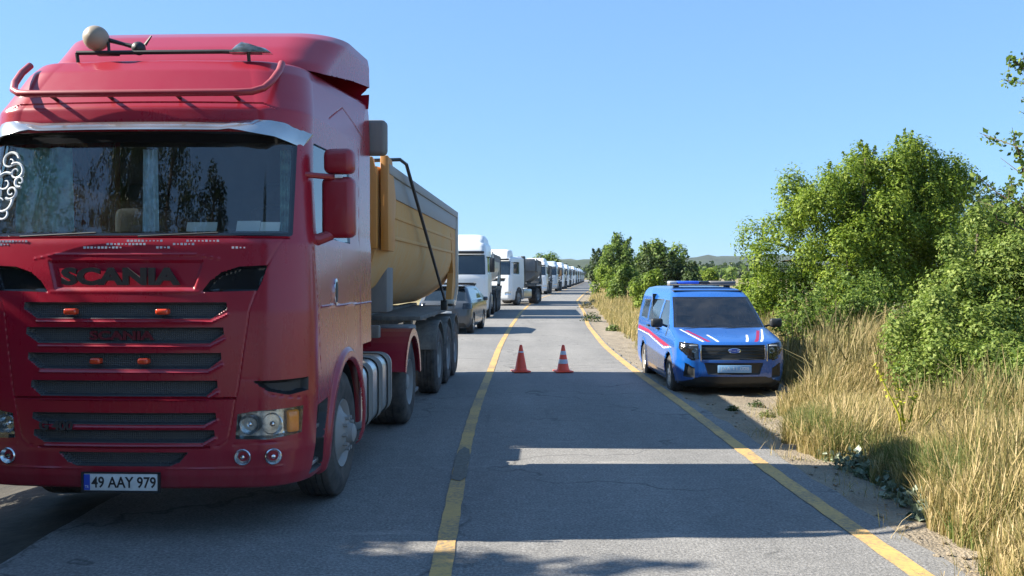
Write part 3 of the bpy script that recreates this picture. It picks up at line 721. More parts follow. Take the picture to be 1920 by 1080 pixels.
# mid-distance trees at the right of the road
for nm, px, py_top, wpx, Dt, nl, lf, mat, lab, sd, nb in [
    ('roadside_tree', 1156, 440, 42, 92, 9000, .34, 'leaf_mid', 'leafy roadside tree nearest the end of the truck queue', 21, 9),
    ('roadside_tree', 1128, 462, 28, 100, 3500, .32, 'leaf_dark', 'short dark tree hugging the left flank of the leafy tree by the queue', 22, 6),
    ('roadside_tree', 1240, 470, 78, 66, 9000, .27, 'leaf_dark', 'dark broad tree above the left side of the van roof', 23, 10),
    ('low_bush', 1335, 507, 24, 60, 2500, .2, 'leaf_bright', 'small green shrub just over the van light bar', 28, 4),
    ('low_bush', 1298, 498, 30, 75, 2500, .22, 'leaf_dark', 'small dark shrub right of the broad dark tree', 29, 4),
    ('low_bush', 1185, 500, 46, 52, 4500, .2, 'leaf_mid', 'round green shrub at the grass verge below the roadside trees', 30, 5),
    ('low_bush', 1225, 512, 44, 40, 4500, .15, 'leaf_bright', 'bright green shrub right behind the van rear', 31, 5),
    ('low_bush', 1300, 512, 40, 42, 4000, .15, 'leaf_dark', 'dark shrub hidden behind the middle of the van roof', 32, 5),
    ('low_bush', 1410, 520, 52, 33, 5500, .13, 'leaf_bright', 'light green shrub against the left foot of the tall round bush', 33, 5),
    ('low_bush', 1138, 505, 30, 75, 2500, .22, 'leaf_bright', 'pale green shrub where the verge meets the road bend', 34, 4),
]:
    r = wpx * Dt / 1700; H = zt(py_top, Dt) - .3
    make_tree(nm, (at(px, D=Dt), Dt, .3), rblobs(nb, r * .84, H, sd, 0.22, 0.5), int(nl * 1.6), lf * .68, M[mat], lab, 'tree' if 'tree' in nm else 'shrub', 'trees and shrubs beyond the van', sd, 0.02 * H, 0.55, 7 if 'tree' in nm else 3, r * .28)
# tall thin tops on the dark tree
for px, py, w_, Dt, sd, lab in [(1232, 438, 13, 66, 24, 'thin upright sapling rising from the top of the broad dark tree'), (1268, 452, 17, 67, 25, 'narrow sapling at the right shoulder of the broad dark tree'),
                           (1212, 458, 11, 67, 26, 'spindly sapling at the left shoulder of the broad dark tree')]:
    r = w_ * Dt / 1700; H = zt(py, Dt) - .3
    make_tree('sapling', (at(px, D=Dt), Dt, .3), [(0, 0, H * q, r * s * .8, r * s * .8, H * .13) for q, s in ((.4, 1), (.6, .9), (.75, .7), (.88, .5))], 1700, .24, M['leaf_mid'], lab, 'tree', 'trees and shrubs beyond the van', sd, .05)
make_tree('roadside_tree', (at(1024, D=150), 150, -.3), rblobs(6, 2.0, zt(474, 150) + .3, 41, .4, .5), 2500, .4, M['leaf_mid'], 'small tree showing above the trucks far down the queue', 'tree', None, 41, .12)
# trees out of frame on the left: they shade the road in front of the red truck and show in its windscreen
make_tree('roadside_tree', (-9.6, 5.0, -.4), [(0, 0, 3.2, 1.6, 1.5, 1.6), (.5, .3, 4.6, 1.4, 1.35, 1.3), (-.6, -.5, 5.2, 1.3, 1.3, 1.1), (.3, .2, 6.0, 1.0, 1.1, .8), (-.5, .4, 2.2, 1.6, 1.5, 1.2)], 60000, .13, M['leaf_dark'],
          'dark tree on the left verge in front of the red truck', 'tree', None, 51, .16, .5, 6)
for i_, (x_, y_) in enumerate([(-6.6, 3.2), (-6.9, 0.4), (-6.5, -2.6)]):  # bushes added out of view to darken the left verge and foreground
    make_tree('leafy_bush', (x_, y_, -.4), [(0, 0, 1.4, 1.3, 1.5, 1.3), (.2, .9, 2.3, .9, .9, .9), (0, -.9, 2.4, 1.0, 1.0, 1.1)], 30000, .10, M['leaf_dark'],
              ['hedge bush on the left verge, nearest the front of the red truck', 'middle hedge bush on the left verge beside the viewer', 'hedge bush on the left verge behind the viewer'][i_], 'bush', 'hedge bushes on the left verge', 53 + i_, .08, .5, 4)
make_tree('leafy_bush', (-6.4, 6.1, -.4), [(0, 0, 1.2, 1.1, 1.4, 1.1), (0, .8, 2.0, .8, .8, .8), (0, -.7, 2.1, .8, .9, .8), (.2, 1.6, 1.6, 1.0, 1.0, 1.2)], 46000, .09, M['leaf_dark'], 'dense dark bush on the left verge beside the red truck', 'bush', None, 52, .08, .5, 4)  # out-of-view bush added to block the sun from the verge
for i, (x, y, h, r) in enumerate([(-9.0, -9, 15.5, 3.2), (-15, -11, 17.5, 3.6), (-3.6, -12, 12.5, 2.8), (-21, -9, 17, 4.0), (-12, -8.5, 14.5, 2.6), (-6.2, -9.5, 13, 2.5)]):
    make_tree('roadside_tree', (x, y, -.4), rblobs(9, r, h, 60 + i, .3, .5), 26000, .13, M['leaf_dark'],
              ['tree behind the viewer reflected in the windscreen of the red truck', 'tallest tree behind the viewer left of the road', 'tree behind the viewer nearest the road edge', 'farthest left tree behind the viewer', 'dense tree behind the viewer in the gap between the two tallest', 'narrow tree behind the viewer beside the reflected one'][i], 'tree', 'trees behind the viewer', 60 + i, .2)
# far tree lines, too many to tell apart
def woods(name, spec, mat, seed):
    g = np.random.default_rng(seed); C = []
    for (x0, x1, d0, d1, h, n) in spec:
        x = g.uniform(x0, x1, n); y = g.uniform(d0, d1, n); hh = h * (0.6 + 0.6 * g.random(n))
        for a, b, c in zip(x, y, hh):
            m = 46; dd = g.normal(size=(m, 3)); dd /= np.linalg.norm(dd, axis=1, keepdims=True)
            C.append(np.array([a, b, c * .55]) + dd * np.array([c * .42, c * .42, c * .5]) * (0.6 + .5 * g.random((m, 1))))
    C = np.vstack(C); V, F = leaf_quads(C, spec[0][4] * .32, g, .8)
    tag(mesh_obj(name, V, F, mat, smooth=False), 'far line of dark trees below the hills', 'woods', None, 'stuff')
woods('distant_trees', [(70, 190, 480, 560, 8, 60), (10, 70, 520, 600, 9, 40), (120, 400, 600, 700, 9, 100)], M['leaf_dark'], 71)
woods('hedge_line', [(48, 95, 255, 270, 4, 26), (30, 48, 300, 320, 4.5, 12)], M['leaf_mid'], 72)

# grass: ribbons bent by the wind with seed heads
def grass(name, n, yr, depth, h, w, mat, seed, label, edge=0.0, dens_pow=1.0, head=0.5, lean=0.25, segs=3, avoid=None, cat='grass', clump=0.0, hgrow=True):
    g = np.random.default_rng(seed)
    u = g.random(n) ** dens_pow; y = yr[0] + (yr[1] - yr[0]) * u
    d = g.random(n) ** 1.25 * depth + edge
    e = grass_edge(y) + 0.12 * nz(2, y, 2.3, 5) + 0.10 * nz(5, y, 6.0, 3)
    x = e + d
    if clump:
        q = (nz(x, y, 2.1, 8) + nz(x, y, 5.2, 3) * .6) > clump - 1; x, y, d = x[q], y[q], d[q]
    if avoid is not None:
        q = ~((x > avoid[0]) & (x < avoid[1]) & (y > avoid[2]) & (y < avoid[3])); x, y, d = x[q], y[q], d[q]
    n = len(x); z = gh(x, y) - .02
    H = h * (0.55 + 0.55 * g.random(n)) * (0.8 + 0.3 * nz(x, y, 1.1, 2))
    if hgrow: H = H * np.clip(0.45 + d * 1.1, 0.45, 1.0)
    az = g.uniform(0, 2 * math.pi, n); la = lean * np.abs(g.normal(size=n)) + 0.05
    dx, dy = np.cos(az) * la * H + 0.06 * H, np.sin(az) * la * H
    wa = g.uniform(0, math.pi, n); wx, wy = np.cos(wa) * w * .5, np.sin(wa) * w * .5
    hd = g.random(n) < head
    ts = np.linspace(0, 1, segs + 1); V = np.zeros((n, (segs + 1) * 2, 3))
    for k, t in enumerate(ts):
        wk = (1 - t * .75) * np.ones(n)
        if t > .7: wk = np.where(hd, 1.7, wk)
        if t == 1: wk = np.where(hd, .5, .08)
        cx = x + dx * t ** 2; cy = y + dy * t ** 2; cz = z + H * (t - np.minimum(.30 * la, .5) * t ** 2.5)
        V[:, 2 * k] = np.stack([cx - wx * wk, cy - wy * wk, cz], 1); V[:, 2 * k + 1] = np.stack([cx + wx * wk, cy + wy * wk, cz], 1)
    base = (np.arange(n) * (segs + 1) * 2)[:, None, None]
    f = np.array([[2 * k, 2 * k + 1, 2 * k + 3, 2 * k + 2] for k in range(segs)])[None]
    F = (base + f).reshape(-1, 4)
    return tag(mesh_obj(name, V.reshape(-1, 3), F, mat, smooth=False), label, cat, None, 'stuff')
VAN = (2.3, 4.6, 13.5, 18.8)
grass('dry_grass', 76000, (2.5, 13.5), 2.5, 0.78, 0.0056, M['grass_gold'], 1, 'tall golden dry grass along the right verge in front of the van', dens_pow=.85, avoid=VAN, segs=4)
grass('dry_grass', 22000, (13.0, 26), 4.5, 0.95, 0.012, M['grass_gold'], 2, 'golden dry grass beside and just behind the van', avoid=VAN)
grass('dry_grass', 26000, (26, 60), 7.5, 0.85, 0.022, M['grass_gold'], 3, 'golden dry grass on the bank beyond the van')
grass('dry_grass', 13000, (60, 150), 9, 0.8, 0.05, M['grass_gold'], 4, 'far golden dry grass along the road bend')
grass('green_grass', 17000, (6.8, 11), 1.1, 0.58, 0.009, M['grass_green'], 15, 'green grass at the gravel edge in the shadow of the red truck', edge=.12, head=0, lean=.4, hgrow=False)
grass('green_grass', 26000, (4.5, 14), 2.6, 0.62, 0.009, M['grass_green'], 5, 'green grass blades growing under the dry grass near the van', clump=.9, head=0, lean=.4)
grass('green_grass', 9000, (18.5, 60), 6, 0.55, 0.02, M['grass_green'], 6, 'green grass patches on the bank beyond the van', clump=1.0, head=0)
grass('dry_weeds', 1300, (12.2, 17.5), 1.5, 1.3, 0.011, M['weed_brown'], 7, 'tall brown dry weeds beside the right flank of the van', edge=.1, avoid=VAN, head=.8, lean=.3, segs=4, clump=.5)
grass('dry_weeds', 900, (8, 12), 1.6, 1.05, 0.008, M['weed_brown'], 17, 'thin brown weeds standing in the near dry grass', edge=1.2, avoid=VAN, head=.8, lean=.3, segs=4, clump=.7)
grass('green_weeds', 3000, (8, 13), 2.2, .95, 0.012, M['grass_green'], 27, 'green stalks between the dry grass and the near bush', edge=1.8, head=.2, lean=.4, segs=4)
grass('dry_grass', 3800, (4.5, 24), .9, 0.26, 0.006, M['grass_gold'], 8, 'short straggling dry stems on the gravel shoulder', edge=-.45, head=.3, lean=.9, avoid=VAN, clump=1.0, hgrow=False)
grass('green_grass', 8000, (8.5, 13.6), 1.6, 0.07, 0.008, M['grass_green'], 9, 'low green creeping weeds on the gravel in front of the van', edge=-1.1, head=0, lean=1.2, avoid=VAN, clump=1.25, hgrow=False)
# low leafy weeds along the gravel edge
def leafy_weed(px, py, D_, r, mat, label, seed, n=260, leaf=.055, grp=None, name='leafy_weed'):
    g = np.random.default_rng(seed); x = at(px, D=D_); z = float(gh(x, D_))
    root = empty(name, (x, D_, z)); d = g.normal(size=(n, 3)); d /= np.linalg.norm(d, axis=1, keepdims=True); d[:, 2] = np.abs(d[:, 2])
    C = d * np.array([r, r, r * .95]) * (0.45 + .6 * g.random((n, 1))); V, F = leaf_quads(C, leaf, g, .75, .2)
    mesh_obj('leaves', V, F, mat, root, smooth=False)
    tb = MB()
    for k in range(9):
        e = Vector(C[g.integers(0, n)]); tb.tube([(0, 0, -.03), e * .5 + Vector((0, 0, .03)), e], [.006, .004, .002], 4)
    tb.build('stem', M['bark'], root); tag(root, label, 'weed', grp)
k = 0
for px, py, D_, r in [(1575, 865, 9.2, .17), (1612, 880, 8.8, .19), (1650, 895, 8.4, .17), (1640, 870, 8.9, .15), (1688, 915, 8.0, .16), (1700, 940, 7.6, .15), (1735, 950, 7.3, .16), (1668, 890, 8.5, .14), (1725, 925, 7.7, .16), (1750, 970, 6.9, .13)]:
    leafy_weed(px - 6, py, D_, r * 1.2, M['leaf_grey'], ['farthest grey-green weed of the row at the gravel edge', 'second grey-green weed from the far end of the row at the gravel edge', 'grey-green weed at the middle of the row by the gravel', 'grey-green weed tucked behind the middle of the row by the dry grass',
      'grey-green weed just nearer than the middle of the row by the gravel', 'grey-green weed third from the near end at the gravel edge', 'grey-green weed second from the near end, deepest in the dry grass', 'grey-green weed squeezed in the middle against the dry grass', 'grey-green weed near the near end, half under the dry grass', 'nearest and smallest grey-green weed at the gravel edge'][k], 80 + k, grp='grey-green weeds along the gravel edge'); k += 1
for i, (px, py, D_, r, m, lab) in enumerate([(1108, 600, 37, .45, 'leaf_dark', 'dark low shrub at the road edge left of the van'), (1100, 575, 52, .5, 'weed_brown', 'brown tuft at the inner side of the road bend'), (1150, 620, 31, .25, 'grass_green', 'small green tuft on the gravel left of the van rear'),
                                   (1420, 745, 13.1, .13, 'leaf_dark', 'small dark weed on the gravel in front of the van number plate'), (1375, 752, 12.6, .10, 'leaf_dark', 'tiny weed on the gravel before the van, nearer the road'), (1440, 775, 12.0, .12, 'grass_green', 'small green weed on the gravel between the van and the dry grass')]):
    leafy_weed(px, py, D_, r, M[m], lab, 95 + i, 300, .024 if D_ < 20 else .07, None, 'roadside_weed')
def stalk():
    g = np.random.default_rng(9); x = at(1700, D=9.2); z = float(gh(x, 9.2)); root = empty('yellow_stalk', (x, 9.2, z)); tb = MB()
    for a, l in ((-.35, 1.05), (.12, .75), (-.1, .9), (.4, .6)):
        tb.tube([(0, 0, 0), (a * .2, 0, l * .5), (a * .9, .02, l)], [.012, .012, .004], 5)
    tb.build('stem', M['weed_yellow'], root)
    C = np.array([(a * .9 * t, 0, l * (.4 + .6 * t)) for a, l in ((-.35, 1.05), (.12, .75), (-.1, .9)) for t in g.random(22)]) + g.normal(0, .02, (66, 3))
    V, F = leaf_quads(C, .06, g, .35, .6); mesh_obj('leaves', V, F, M['weed_yellow'], root, smooth=False)
    tag(root, 'bright yellow-green stalk sticking out of the dry grass', 'plant')
stalk()
# stones on the gravel
def stones():
    g = np.random.default_rng(3); b = MB()
    for i in range(260):
        y = g.uniform(5, 24) ; x = redge(y) + g.random() * (grass_edge(y) - redge(y) + .3); r = 0.008 + 0.02 * g.random() ** 2.5
        z = float(gh(x, y)) + .03
        v = bmesh.ops.create_icosphere(b.bm, subdivisions=1, radius=r)['verts']
        for q in v: q.co = Vector((q.co.x * g.uniform(.7, 1.4), q.co.y * g.uniform(.7, 1.3), q.co.z * .6)) + Vector((x, y, z))
    tag(b.build('gravel_stones', M['gravel'], None, 20), 'loose pebbles scattered on the sandy right shoulder', 'gravel', None, 'stuff')
stones()
# ------------------------------------------------------------------ red truck
def mirror_arm(b, pts, r): b.tube(pts, r, 8)
def add_tipper(root, y0, y1, mats, top=3.0, detail=True, axles=(8.0, 9.3, 10.6), reart=1.22):
    """tipper trailer as parts: y0 front, y1 rear in the truck's frame"""
    W = 1.22; sec = [(W, top), (W, top - .45), (W - .01, 2.2), (W - .08, 1.98), (W - .24, 1.74), (W - .5, 1.55), (.45, 1.42), (0, 1.38)]
    sec = [(-x, z) for x, z in sec] + sec[-2::-1]
    b = MB(); rings = []
    for y, dz, s in ((y0, 0, .93), (y0 + .35, 0, 1.0), (y1 - .02, -.06, 1.0)):
        rings.append([b.bm.verts.new((x * s, y + (0.25 * (top - z) / top if y == y0 else 0), z + dz)) for x, z in sec])
    rin = [[b.bm.verts.new((v.co.x * .95, v.co.y + (.06 if i == 0 else 0), v.co.z + (.06 if v.co.z < top - .2 else 0.0))) for v in r] for i, r in enumerate(rings)]
    for RR in (rings, rin):
        for A, B in zip(RR, RR[1:]):
            for k in range(len(sec) - 1): b.bm.faces.new((A[k], A[k + 1], B[k + 1], B[k]))
    for RR in (rings, rin): b.bm.faces.new(RR[0])
    b.bm.faces.new(rings[-1])
    for A, B in zip(rings, rings[1:]):
        pass
    for k in (0, -1):
        for i in range(len(rings) - 1): b.bm.faces.new((rings[i][k], rings[i + 1][k], rin[i + 1][k], rin[i][k]))
    body = b.build('tipper_body', mats[0], root, 40)
    L = y1 - y0
    for sd in (-1, 1):
        b = MB(); b.box(min(sd * (W - .03), sd * (W + .045)), max(sd * (W - .03), sd * (W + .045)), y0 + .1, y1, top - .07, top + .04, .012)
        b.box(min(sd * W, sd * (W + .02)), max(sd * W, sd * (W + .02)), y0 + .2, y1 - .1, top - .30, top - .07, .005)
        b.build('top_rail', mats[4] if len(mats) > 4 else mats[1], body)
        b = MB()
        for zz in (2.52, 2.28): b.box(min(sd * (W - .01), sd * (W + .012)), max(sd * (W - .01), sd * (W + .012)), y0 + .5, y1 - .4, zz - .022, zz + .022, .008)
        b.build('side_rib', mats[0], body)
        # flared rear stake panel and its frame
        b = MB(); b.prism([(y1 - .95, top - .4), (y1 - .12, top - .4), (y1 - .12, 1.62), (y1 - .55, 1.38), (y1 - .85, 1.42), (y1 - .55, 1.9), (y1 - .72, 2.25)], sd * (W - .1), sd * (W + .005), 'X')
        b.build('rear_side_panel', mats[2], body)
        b = MB(); b.prism([(y1 - .12, top), (y1, top), (y1, 1.6), (y1 - .5, 1.3), (y1 - .85, 1.34), (y1 - .85, 1.42), (y1 - .52, 1.40), (y1 - .12, 1.64)], sd * (W - .12), sd * (W + .05), 'X', .006)
        b.build('rear_frame', mats[3], body)
        # front wing with its wavy trailing edge
        b = MB(); b.prism([(y0 + .02, top + .12), (y0 + .3, top + .1), (y0 + .42, top - .15), (y0 + .55, top - .3), (y0 + .52, top - .45), (y0 + .4, top - .6), (y0 + .5, top - .8), (y0 + .42, 2.12), (y0 + .05, 2.12)], sd * (W - .05), sd * (W + .035), 'X', .01)
        b.build('front_wing', mats[2], body)
    b = MB(); b.prism([(-W * .9, top + .1), (W * .9, top + .1), (W * .94, top - .1), (W * .94, 2.14), (-W * .94, 2.14), (-W * .94, top - .1)], y0 - .05, y0 + .02, 'Y', .01); b.build('front_shield', mats[2], body)
    # tailgate
    b = MB(); b.prism([(x * .985, z - .06) for x, z in sec], y1, y1 + .06, 'Y'); b.build('tailgate', mats[0], body)
    # chassis
    b = MB()
    for x in (-.42, .42): b.box(x - .07, x + .07, y0 + .2, y1 - .1, 1.05, 1.34, .01)
    for yy in np.arange(y0 + .6, y1 - .3, 1.3): b.box(-.4, .4, yy - .05, yy + .05, 1.12, 1.28)
    b.box(-1.1, 1.1, y0 + .3, y0 + .42, 1.16, 1.3, .01); b.box(-1.24, 1.24, y0 + 2.6, y1 - .3, 1.24, 1.30, .01)
    b.build('trailer_chassis', M['chassis'], root)
    b = MB(); b.box(-.35, .35, y0 + .12, y0 + .5, 1.1, 2.0, .05); b.lathe([(-.2, .13), (.9, .13), (.9, .1), (1.6, .1)], (0, y0 + .25, 1.5), 'Z', 14, 1, True)
    b.build('hydraulic_ram', M['rim_grey'], root)
    for ya in axles:
        for sd in (-1, 1):
            wheel(root, sd * 1.26, ya, .52, .34, sd, 'rear', 32 if detail else 20)
            b = MB()
            pts = [(ya + .60 * math.cos(R(a)), .52 + .60 * math.sin(R(a))) for a in range(20, 161, 10)]
            for (a0, c0), (a1, c1) in zip(pts, pts[1:]):
                q = [(a0, c0), (a1, c1), (a1, c1 + .03), (a0, c0 + .03)]
                b.prism(q, sd * .9, sd * 1.27, 'X')
            b.build('mudguard', M['chassis'], root)
        b = MB(); b.tube([(-1.1, ya, .52), (1.1, ya, .52)], .075, 10); b.build('axle', M['chassis'], root)
    # side equipment
    for sd in (-1, 1):
        b = MB(); b.box(sd * .96 - .24, sd * .96 + .24, y0 + 1.9, y0 + 2.5, .72, 1.2, .03); b.build('tool_box', M['rim_grey'], root)
    for sd in (-1, 1):
        b = MB(); b.box(sd * 1.0 - .06, sd * 1.0 + .06, y0 + 3.0, y0 + 3.14, .27, 1.25, .01); b.box(sd * 1.0 - .12, sd * 1.0 + .12, y0 + 2.9, y0 + 3.25, .22, .27, .01)
        b.build('landing_leg', M['rim_grey'], root)
    b = MB(); b.box(-1.15, 1.15, y1 - .1, y1 - .02, .5, .62, .01); b.box(-1.2, -.7, y1 - .1, y1, .85, 1.0, .01); b.box(.7, 1.2, y1 - .1, y1, .85, 1.0, .01); b.build('rear_bumper', M['chassis'], root)
    return body

def red_truck():
    T = empty('tipper_truck', (-2.715, 6.3, 0), R(-2.2))
    tag(T, 'red semi-truck with a dusty yellow tipper trailer, its lit headlight-side cab nearest the camera', 'truck')
    T['label'] = 'red cab-over truck with a dusty yellow tipper trailer, nearest in the left lane'
    # z, yf, wf, wr, yr, rc, bow
    _wd = lambda L, d: [(r[0], r[1], r[2] + d, r[3] + .01) + tuple(r[4:]) for r in L]
    lv = [(0.335, .14, 1.12, 1.18, 2.45, .34, .10), (0.36, .06, 1.17, 1.21, 2.5, .34, .10), (0.45, .02, 1.20, 1.24, 2.5, .33, .10), (0.62, .00, 1.22, 1.25, 2.5, .33, .10),
          (1.0, .0, 1.23, 1.25, 2.5, .33, .10), (1.6, .015, 1.22, 1.25, 2.5, .32, .11), (2.08, .055, 1.20, 1.25, 2.5, .30, .12), (2.2, .085, 1.18, 1.24, 2.5, .28, .12),
          (2.88, .24, 1.14, 1.24, 2.5, .27, .12), (2.96, .22, 1.14, 1.24, 2.5, .30, .12), (3.06, .23, 1.14, 1.24, 2.5, .32, .12), (3.14, .29, 1.12, 1.24, 2.5, .34, .11), (3.38, .46, 1.06, 1.23, 2.5, .36, .10),
          (3.47, .56, 1.02, 1.22, 2.5, .36, .09), (3.51, .72, .98, 1.20, 2.5, .36, .08), (3.56, 1.2, .95, 1.14, 2.5, .34, .06), (3.6, 1.6, .8, 1.0, 2.48, .3, .03)]
    lv = _wd(lv, .045)
    G = lambda zt_, zb_, a=.725, b_=.62: [(-a, zt_), (a, zt_), (a + .005, zt_ - .045), (b_, zb_), (-b_, zb_), (-a - .005, zt_ - .045)]
    sh = []
    add = sh.append
    # raised lips under each slot and broad modelling of the nose
    for z0, z1, a, b_ in ((1.665, 1.55, .72, .62), (1.49, 1.378, .70, .61), (1.312, 1.20, .685, .60), (1.12, 1.01, .66, .585), (.895, .812, .65, .57), (.775, .685, .64, .56)):
        add(dict(f=F_line([(-b_, z1 - .022), (b_, z1 - .022), (a + .01, z1 + .03)], .014, False), depth=.016, edge=.02, nosnap=True))
    add(dict(f=F_line([(-.53, 1.735), (.53, 1.735)], .008, False), depth=.014, edge=.012, nosnap=True))
    add(dict(f=F_line([(0, 2.0), (.5, 2.0), (.66, 1.97)], .008), depth=.012, edge=.02, nosnap=True))
    add(dict(f=F_poly([(-.50, 1.75), (.50, 1.75), (.56, 1.96), (-.56, 1.96)], False), depth=-.014, edge=.02, nosnap=True))
    # seams
    add(dict(f=F_line([(.60, .655), (.68, .665), (.735, .71), (.755, .80), (.785, .99), (.80, 1.05), (.835, 1.3), (.875, 1.6), (.96, 1.86), (1.05, 2.04), (1.10, 2.12)], .007), depth=-.015, edge=.017, nosnap=True))
    add(dict(f=F_line([(0, .655), (.60, .655)], .009), depth=-.02, edge=.009, nosnap=True))
    add(dict(f=F_line([(0, .995), (.785, .995)], .007), depth=-.022, edge=.007, nosnap=True))
    add(dict(f=F_line([(.8, 1.13), (.93, 1.13), (1.02, 1.02), (1.2, .985)], .007), depth=-.015, edge=.017, nosnap=True))
    add(dict(f=F_line([(.77, .675), (1.2, .69)], .007), depth=-.015, edge=.017, nosnap=True))
    add(dict(f=F_line([(0, 2.12), (1.12, 2.12)], .009), depth=-.015, edge=.009, nosnap=True))
    add(dict(f=F_line([(0, 3.10), (.9, 3.10), (1.0, 3.06)], .006), depth=-.02, edge=.01, nosnap=True))
    add(dict(f=F_line([(.3, .50), (1.1, .51)], .008), depth=.010, edge=.012, nosnap=True))
    for z0, z1, a, b_ in ((1.665, 1.55, .72, .62), (1.49, 1.378, .70, .61), (1.312, 1.20, .685, .60), (1.12, 1.01, .66, .585), (.895, .812, .65, .57), (.775, .685, .64, .56)):
        add(dict(f=F_poly(G(z0, z1, a, b_), False), depth=-.055, edge=.016, name='grille', mat=M['grille']))
    add(dict(f=F_poly([(-.46, .62), (.46, .62), (.40, .55), (.33, .52), (-.33, .52), (-.40, .55)], False), depth=-.05, edge=.015, name='lower_intake', mat=M['grille']))
    add(dict(f=F_poly([(.545, 1.735), (.93, 1.745), (.965, 1.83), (.995, 1.925), (.80, 1.915), (.68, 1.875), (.60, 1.81)]), depth=-.045, edge=.015, name='nose_intake', mat=M['gloss_black'], split=True))
    add(dict(f=F_poly([(.90, 1.115), (1.0, 1.045), (1.14, 1.01), (1.24, 1.03), (1.24, 1.125), (1.12, 1.12)]), depth=-.05, edge=.02, name='corner_intake', mat=M['black'], split=True))
    add(dict(f=F_poly([(.785, .71), (.80, .885), (.92, .905), (1.215, .925), (1.205, .735), (1.0, .705)]), depth=-.06, edge=.012, name='headlight', mat=M['lampgrey'], split=True, cover=('lens', M['lens'])))
    add(dict(f=F_poly([(-1.12, 2.15), (1.12, 2.15), (1.105, 2.87), (-1.105, 2.87)], False, .02), depth=-.010, edge=.012, name='windscreen', mat=M['gloss_black']))
    add(dict(f=F_poly([(-1.105, 2.165), (1.105, 2.165), (1.09, 2.80), (-1.09, 2.80)], False, .01), name='windscreen_pane', mat=M['wind']))
    # side: door seams, window, arch
    add(dict(f=S_line([(.50, 1.15), (.46, 1.6), (.40, 2.1)], .007), depth=-.015, edge=.017, nosnap=True))
    add(dict(f=S_line([(1.98, 1.2), (1.98, 3.0)], .007), depth=-.015, edge=.017, nosnap=True))
    add(dict(f=S_line([(.55, 1.62), (1.9, 1.60), (2.5, 1.60)], .010), depth=.010, edge=.012, nosnap=True))
    add(dict(f=S_line([(1.1, 3.12), (1.6, 3.3), (2.4, 3.05)], .006), depth=-.012, edge=.008, nosnap=True))
    add(dict(f=S_circle(1.42, .52, .73, .60), depth=.03, edge=.04, nosnap=True))
    add(dict(f=S_poly([(.36, .40), (.66, .40), (.62, .62), (.70, .80), (.72, .92), (.40, .90)]), depth=-.06, edge=.02, name='step_well', mat=M['black'], split=True))
    add(dict(f=S_poly([(.56, 2.16), (1.60, 2.14), (1.64, 2.40), (1.64, 2.84), (.64, 2.84), (.58, 2.6)], .015), depth=-.012, edge=.01, name='door_window', mat=M['sidew'], split=True))
    add(dict(f=S_circle(1.42, .52, .615), hole=True))
    add(dict(f=S_poly([(1.2, .1), (1.2, .52), (2.02, .52), (2.02, .1)]), hole=True, nosnap=True))
    add(dict(f=S_poly([(2.10, .1), (2.10, 1.22), (2.7, 1.22), (2.7, .1)]), hole=True))
    def backhole(u, x, y, z): return np.where(np.abs(u) > 3.0, z - 1.15, 1.0)
    add(dict(f=backhole, hole=True))
    o = shell(lv, 130, 56, 190, 6, 440, sh, M['red'], T)
    # grille meshes came out as one mesh per slot; headlight internals
    for hl in o.get('headlight', []):
        sd = 1 if sum(v.co.x for v in hl.data.vertices) > 0 else -1
        for x, r in ((.872, .066), (1.02, .072)):
            b = MB()
            yy = .10 * (x / 1.2) ** 2 + (.03 if x > 1 else 0)
            b.lathe([(.062, .02), (.055, r * .5), (.03, r * .85), (.0, r), (.004, r * 1.08)], (sd * x, yy + .012, .805), 'Y', 24)
            b.build('reflector', M['reflector'], hl)
        for x in (.865, 1.02):
            b = MB(); b.lathe([(.0, .02), (-.012, .017), (-.02, .001)], (sd * x, .10 * (x / 1.2) ** 2 + .055, .805), 'Y', 14); b.build('bulb', M['chrome'], hl)
        b = MB(); b.box(-.045, .045, -.02, .02, -.08, .08, .018, 3, Matrix.Translation((sd * 1.15, .178, .82)) @ Matrix.Rotation(sd * R(38), 4, 'Z')); b.build('turn_signal', M['amber'], hl)
    # fog lamps
    for sd in (-1, 1):
        for x, yy, rz in ((.835, .045, 6), (1.04, .078, 25)):
            fl = MB(); fl.lathe([(.03, .035), (.0, .052), (-.012, .058), (-.02, .052), (-.006, .044), (.01, .03), (.014, .001)], (0, 0, 0), 'Y', 24)
            f = fl.build('fog_lamp', M['reflector'], T); f.location = (sd * x, yy - .002, .585); f.rotation_euler = (0, 0, sd * R(rz))
            b = MB(); b.lathe([(0, .018), (-.014, .014), (-.018, .001)], (0, 0, 0), 'Y', 14); b.build('bulb', M['chrome'], f)
    # marker lamps in the slots
    for x, z, w_ in ((-.365, 1.60, .045), (.285, 1.60, .045), (-.19, 1.255, .038), (.15, 1.255, .038)):
        b = MB(); b.box(x - w_, x + w_, -.012, .05, z - .021, z + .021, .014, 3); b.build('marker_lamp', M['redlens'], T)
    # badge, plate
    text_obj('badge_lettering', 'SCANIA', .2, M['letter_dark'], T, (0, -.004, 1.845), fit=(.84, .125), depth=.010, bold=.010)
    text_obj('grille_lettering', 'SCANIA', .08, M['decal_darkred'], T, (-.02, .046, 1.432), fit=(.46, .065), depth=.004, bold=.003)
    text_obj('model_lettering', 'G 400', .08, M['letter_grey'], T, (-.47, .0, .805), fit=(.24, .07), depth=.006, bold=.003)
    b = MB(); b.box(-.26, .26, -.028, -.016, .358, .475, .004); pl = b.build('number_plate', M['plate_white'], T)
    b = MB(); b.box(-.258, -.216, -.0305, -.0275, .362, .471); b.build('plate_band', M['plate_blue'], pl)
    text_obj('plate_number', '49 AAY 979', .1, M['letter_dark'], pl, (.022, -.029, .4165), fit=(.455, .078), depth=.001, bold=.0016)
